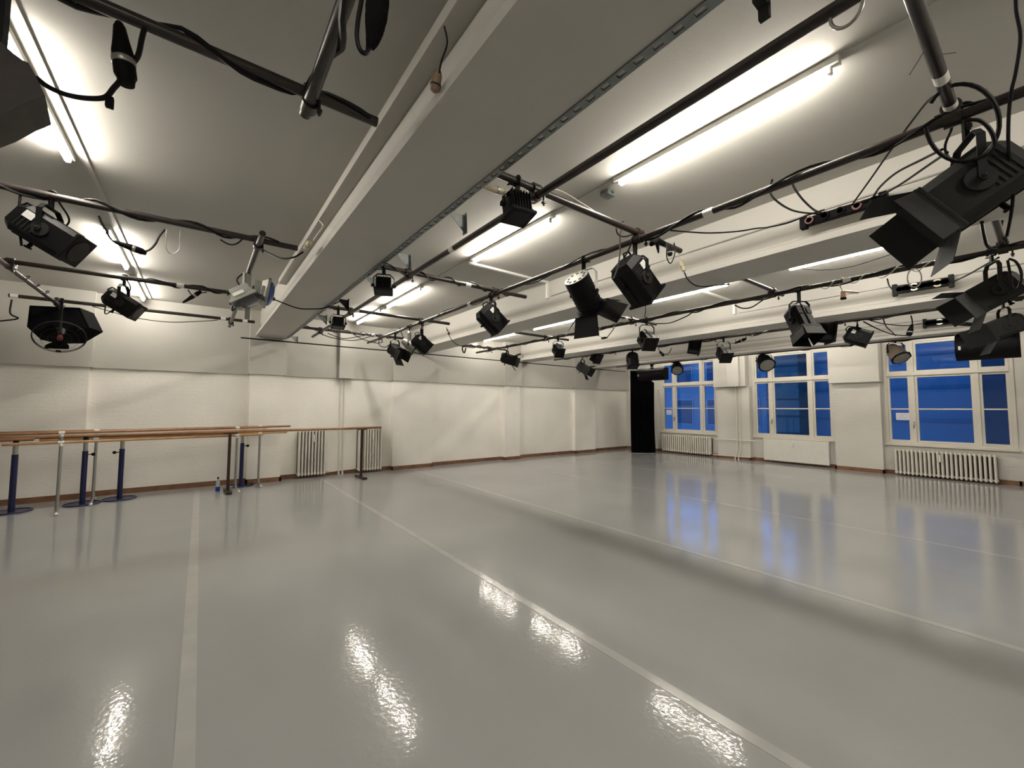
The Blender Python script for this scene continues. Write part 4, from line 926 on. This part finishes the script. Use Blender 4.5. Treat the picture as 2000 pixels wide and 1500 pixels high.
lcab(.72, .80, [(612, 470), (622, 455), (631, 441), (623, 430)], .006, 'white cord from the cream plug up to the beam side', M_wcab)
cable('hanging_cable', [ony(507, 567, 6.1), ony(528, 581, 6.0), ony(551, 591, 6.0), ony(582, 602, 6.0), ony(610, 603.5, 6.0), ony(635, 601, 6.0), ony(665, 588, 5.9)], .008, M_cable, 'black cable sagging below the big beam from the silver floodlights to the black bracket', 'cable', 'hanging cables')
# beam pendant socket
yb = onx(868, 60, .81)
cable('socket_cord', [onx(868, 52, .79), onx(873, 75, .79), onx(872, 92, .79), onx(862, 120, .79), onx(858, 142, .79)], .004, M_dgr, 'short brown cord on the side of the beam above the hanging socket', 'cable', 'hanging cables')
P = onx(852, 158, .79); t = thing('pendant_socket', 'brown oval rubber socket dangling beside the big beam at the top', 'socket', P)
d = dirx(.79, (857, 138), (850, 180)).normalized(); Tq = d.to_track_quat('Y', 'Z').to_matrix().to_4x4()
MB().lathe([(-.045, .008), (-.04, .016), (-.02, .022), (.02, .023), (.04, .020), (.048, .008)], 16, Tq).build('socket_body', M_brownplug, t)
MB().lathe([(.012, .0235), (.016, .0245), (.020, .0235)], 16, Tq).build('slot_band', M_dark, t)
# beside the nearest floodlight
plug(ony(965, 370, ROW[0]), diry(ROW[0], (945, 366), (985, 376)), .15, .022, M_cream, 'cream plug beside the nearest floodlight under the slotted rail')
ycab(ROW[0], [(985, 374), (1000, 368), (1015, 366), (1027, 372), (1034, 385), (1038, 394), (1047, 392)], .005, 'white cord from the cream plug around the nearest floodlight', M_wcab)
ycab(ROW[0], [(1078, 368), (1100, 375), (1130, 393), (1160, 412)], .004, 'thin white cord along the top of the pipe right of the nearest floodlight', M_wcab)
# around the large mid profile
ycab(ROW[0], [(1218, 432), (1207, 437), (1204, 450), (1210, 460), (1222, 462), (1235, 458)], .006, 'black cable loop above the large mid profile spotlight')
ycab(ROW[0], [(1216, 444), (1211, 460), (1211, 490), (1207, 520), (1198, 545)], .006, 'black cable running down the side of the large mid profile')
ycab(ROW[0] - .1, [(1303, 476), (1302, 500), (1308, 514), (1314, 508), (1319, 488), (1316, 474)], .005, 'oval black cable loop hanging below the brown pipe end')
plug(ony(1308, 490, ROW[0] - .05), (0.1, 0, -1), .09, .022, M_blk2, 'small black plug inside the oval cable loop')
mb = MB()
P = ony(1283, 470, ROW[0] - .1)
t = thing('spring_clamp', 'black plastic spring clamp with claws hanging under the pipe crossing', 'clamp', P)
mb.cyl((-.08, 0, -.05), (.0, 0, .0), .018, .026).cyl((0, 0, 0), (.02, 0, -.10), .022, .006).cyl((0, 0, 0), (.10, 0, .0), .028, .02).sph((0, 0, 0), .03)
mb.build('clamp_jaw', M_blk2, t)
plug(onx(1332, 518, 3.55), dirx(3.55, (1326, 498), (1338, 532)), .13, .021, M_cream, 'cream plug hanging before the second beam right of the brown pipe end')
lcab(3.46, 3.53, [(1320, 478), (1322, 486), (1325, 495), (1328, 503)], .004, 'short white cord above the cream plug before the second beam', M_wcab)
lcab(3.56, 4.66, [(1337, 533), (1343, 545), (1355, 556), (1372, 560), (1395, 558), (1424, 555)], .007, 'black cable sweeping under the second beam from the cream plug')
lcab(2.84, 4.06, [(1310, 450), (1345, 453), (1388, 455), (1440, 452), (1478, 446), (1500, 444), (1540, 435), (1578, 420), (1610, 410)], .006, 'black cable strung from the pipe crossing to the black power strip')
lcab(2.84, 4.06, [(1508, 352), (1504, 372), (1512, 388), (1535, 405), (1560, 414), (1600, 418)], .007, 'black cable sagging from the brown pipe to the black power strip')
lcab(2.84, 4.06, [(1544, 346), (1552, 368), (1570, 392), (1590, 410), (1605, 416)], .007, 'second black cable falling from the brown pipe to the power strip')
lcab(4.06, 2.86, [(1664, 400), (1700, 350), (1735, 300), (1775, 245), (1810, 200), (1833, 182)], .006, 'straight black cable from the power strip up to the brown pipe at the right')
lcab(4.06, 2.95, [(1705, 386), (1718, 366), (1750, 338), (1800, 312), (1840, 292)], .007, 'black cable from the power strip to the huge flapped spotlight')
lcab(4.06, 2.95, [(1722, 382), (1765, 356), (1810, 325), (1850, 298)], .007, 'lower black cable from the power strip to the huge flapped spotlight')
# right foreground loops
F1 = facing(onx(1880, 240, 2.70))
tag(MB().tube([F1(1880 + 72 * math.cos(R(a)), 240 + 76 * math.sin(R(a))) for a in range(-150, 175, 12)], .0085, 8).build('cable_loop', M_cable), 'large black cable ring around the top of the huge flapped spotlight', 'cable', 'hanging cables')
F2 = facing(onx(1915, 260, 2.66))
tag(MB().tube(smooth_path([F2(*q) for q in [(1888, 234), (1915, 236), (1935, 255), (1942, 280), (1930, 300), (1905, 312)]], 6), .008, 8).build('cable_loop', M_cable), 'smaller black cable arc inside the large cable ring at the right', 'cable', 'hanging cables')
def fcab(C, px, r, lab, m=M_cable):
    f = facing(C); return cable('hanging_cable', [f(*q) for q in px], r, m, lab, 'cable', 'hanging cables')
fcab(onx(1975, 240, 2.76), [(1984, -30), (1985, 20), (1993, 72), (1984, 140), (1975, 180), (1970, 230), (1970, 290), (1977, 335), (1980, 360), (1976, 410), (1966, 462)], .0062, 'long black cable falling down the right edge of the picture')
fcab(onx(1925, 440, 4.6), [(1914, 405), (1917, 430), (1922, 460), (1930, 482), (1948, 487)], .011, 'short black cable between the two right edge spotlights')
fcab(onx(1958, 450, 5.3), [(1957, 430), (1954, 445), (1956, 458), (1963, 464), (1966, 474)], .012, 'curved metal hook standing up beside the brown pipe end at the right edge', M_dgr)
fcab(onx(1982, 535, 5.3), [(1970, 505), (1985, 512), (1995, 535), (1990, 560), (1978, 562), (1972, 530), (1968, 508)], .009, 'coiled black cable beside the second right edge spotlight')
for q, lab in (([(1808, 95), (1800, 108), (1793, 120), (1777, 145)], 'thin black zip tie tail pointing down at the thick brown pipe'), ([(1822, 106), (1842, 106), (1875, 102), (1918, 101)], 'thin black zip tie tail pointing right at the thick brown pipe')):
    ycab(.236, q, .0018, lab, name='zip_tie', cat='zip tie', group='zip tie tails')
xcab(6.19, [(1570, 524), (1585, 526), (1612, 527), (1660, 521), (1720, 503), (1780, 482), (1850, 456)], .0065, 'thin black cable sagging under the long tube of the second bay')
lcab(5.56, 7.46, [(1733, 545), (1738, 560), (1752, 573)], .007, 'short black cable from the white corded pipe to the mixed power strip')
tag(MB().tube([onx(1786 + 14 * math.cos(R(a)) , 543 + 18 * math.sin(R(a)), XP['p3'] - .04) for a in range(0, 360, 15)], .006, 8, True).build('cable_loop', M_wcab), 'white cable ring hanging on the white corded pipe', 'cable', 'hanging cables')
lcab(7.47, 5.60, [(1860, 551), (1890, 537), (1920, 520), (1950, 503)], .009, 'black cable from the mixed power strip up to the right')
P = onx(1647, 575, XP['p3'] - .05); t = thing('hanging_socket', 'white and orange tipped socket dangling from the white corded pipe', 'socket', P)
MB().cyl((0, 0, .035), (0, 0, -.035), .022, .026).build('socket_body', mat('peach_plastic', (.75, .50, .36), .4), t)
MB().cyl((0, 0, -.035), (0, 0, -.055), .027).build('socket_rim', M_blk2, t)
MB().tube(smooth_path([(0, 0, .03), (0, -.04, .02), (0, -.13, -.01)], 4), .012, 8).build('side_arm', mat('peach_plastic', (.75, .50, .36), .4), t)
MB().tube([(0, 0, .03), (0, .03, .11)], .005, 6).build('socket_cord', M_wcab, t)
# fourth pipe hanging cables
xk = XP['p4'] - .05
xcab(xk, [(1686, 628), (1710, 640), (1740, 652), (1765, 655), (1776, 653)], .010, 'black cable sagging below the fourth pipe to the black plug at its right')
lcab(8.17, 10.84, [(1700, 626), (1730, 633), (1770, 636), (1800, 632)], .009, 'black cable running level from the fourth pipe to the far power strip')
xcab(xk, [(1725, 622), (1730, 636), (1742, 648), (1750, 656)], .008, 'thin black cable dropping across the sagging one near the angular spotlight')
xcab(xk, [(1779, 616), (1782, 628), (1781, 640)], .008, 'black cable dropping to the block shaped plug')
plug(onx(1778, 645, xk), (0, 0.25, -1), .17, .034, M_blk2, 'black block shaped plug hanging below the fourth pipe')
xcab(xk, [(1285, 680), (1290, 686), (1298, 692), (1306, 690), (1312, 680)], .008, 'black cable hanging in a vee under the fourth pipe before the first window')
plug(onx(1292, 691, xk), (0, -.6, -.6), .15, .027, M_blk2, 'black plug in the vee shaped cable under the fourth pipe')
plug(onx(1446, 666, xk), (0, -1, .3), .22, .028, M_blk2, 'black plug lying slanted under the fourth pipe by the round shouldered spotlight')
xcab(xk, [(1436, 664), (1440, 668), (1455, 664), (1458, 656)], .007, 'short black cable around the slanted plug')
xk = XP['p3'] - .05
xcab(xk, [(1160, 645), (1168, 655), (1178, 660)], .004, 'thin white wire from the white corded pipe to the small black plug', M_wcab)
xcab(xk, [(1185, 660), (1193, 650), (1200, 640)], .007, 'black cable rising from the small plug to the white corded pipe')
plug(onx(1181, 660, xk), (0, 1, 0), .13, .02, M_blk2, 'small black plug hanging under the white corded pipe left of mid room')
xcab(XP['p3'] - .02, [(1282, 632), (1310, 630), (1340, 618), (1352, 610)], .009, 'black cable bowing below the white corded pipe before the first window')
xcab(XP['p3'] - .02, [(1435, 596), (1450, 602), (1468, 600), (1490, 586)], .008, 'black cable sagging under the white corded pipe left of the tall fresnel')
xcab(XP['p3'] - .02, [(1259, 590), (1261, 605), (1259, 620)], .008, 'black cable rising from the compact octagonal spotlight to the ceiling tube')
# cables by the far end of the second pipe
for q, lab in (([(622, 650), (650, 660), (690, 665), (720, 658), (735, 652)], 'long black cable sag between the floodlight pipe ends near the brick wall'),
               ([(640, 651), (670, 661), (700, 657), (716, 654)], 'shorter black cable sag crossing the longer one near the brick wall'),
               ([(685, 650), (710, 663), (735, 670), (748, 668)], 'black cable sag reaching the grey fresnel near the brick wall'),
               ([(740, 664), (741, 674), (752, 678), (762, 672)], 'small black cable hook left of the grey fresnel')):
    ycab(8.15, q, .008, lab)
xcab(2.87, [(780, 640), (788, 660), (798, 680), (815, 690), (835, 688)], .008, 'black cable curling beneath the black profile near the brick wall')
lcab(3.38, 4.44, [(872, 640), (877, 655), (886, 668), (900, 676), (925, 680)], .007, 'black cable sweeping under the second beam near the brick wall')
plug(onx(875, 648, 3.42), dirx(3.42, (870, 638), (879, 657)), .14, .02, M_dgr, 'grey plug hanging from the pipe end before the second beam')
ycab(8.25, [(905, 674), (903, 683), (907, 689), (910, 680)], .016, 'short black cable tail hanging under the cable wrapped pipe')
# bracket at the top edge
P = onz(1486, 2, 3.2); t = thing('ceiling_bracket', 'small black metal bracket hanging from the ceiling at the top edge', 'bracket', P)
MB().b3(-.035, .0, -.02, .02, 0, ZC - P.z).b3(-.035, .045, -.02, .02, -.015, .02).b3(.02, .045, -.02, .02, -.06, .0).build('bracket_plate', M_dgr, t, smooth=False)
P = onx(1652, 8, XP['p1']); t = thing('shackle', 'bright steel cable loop around the black pipe at the top edge', 'cable loop', P)
MB().tube([(0.0, .045 * math.cos(R(a)), .06 * math.sin(R(a)) - .02) for a in range(0, 360, 20)], .006, 8, True).build('steel_loop', M_alu, t)
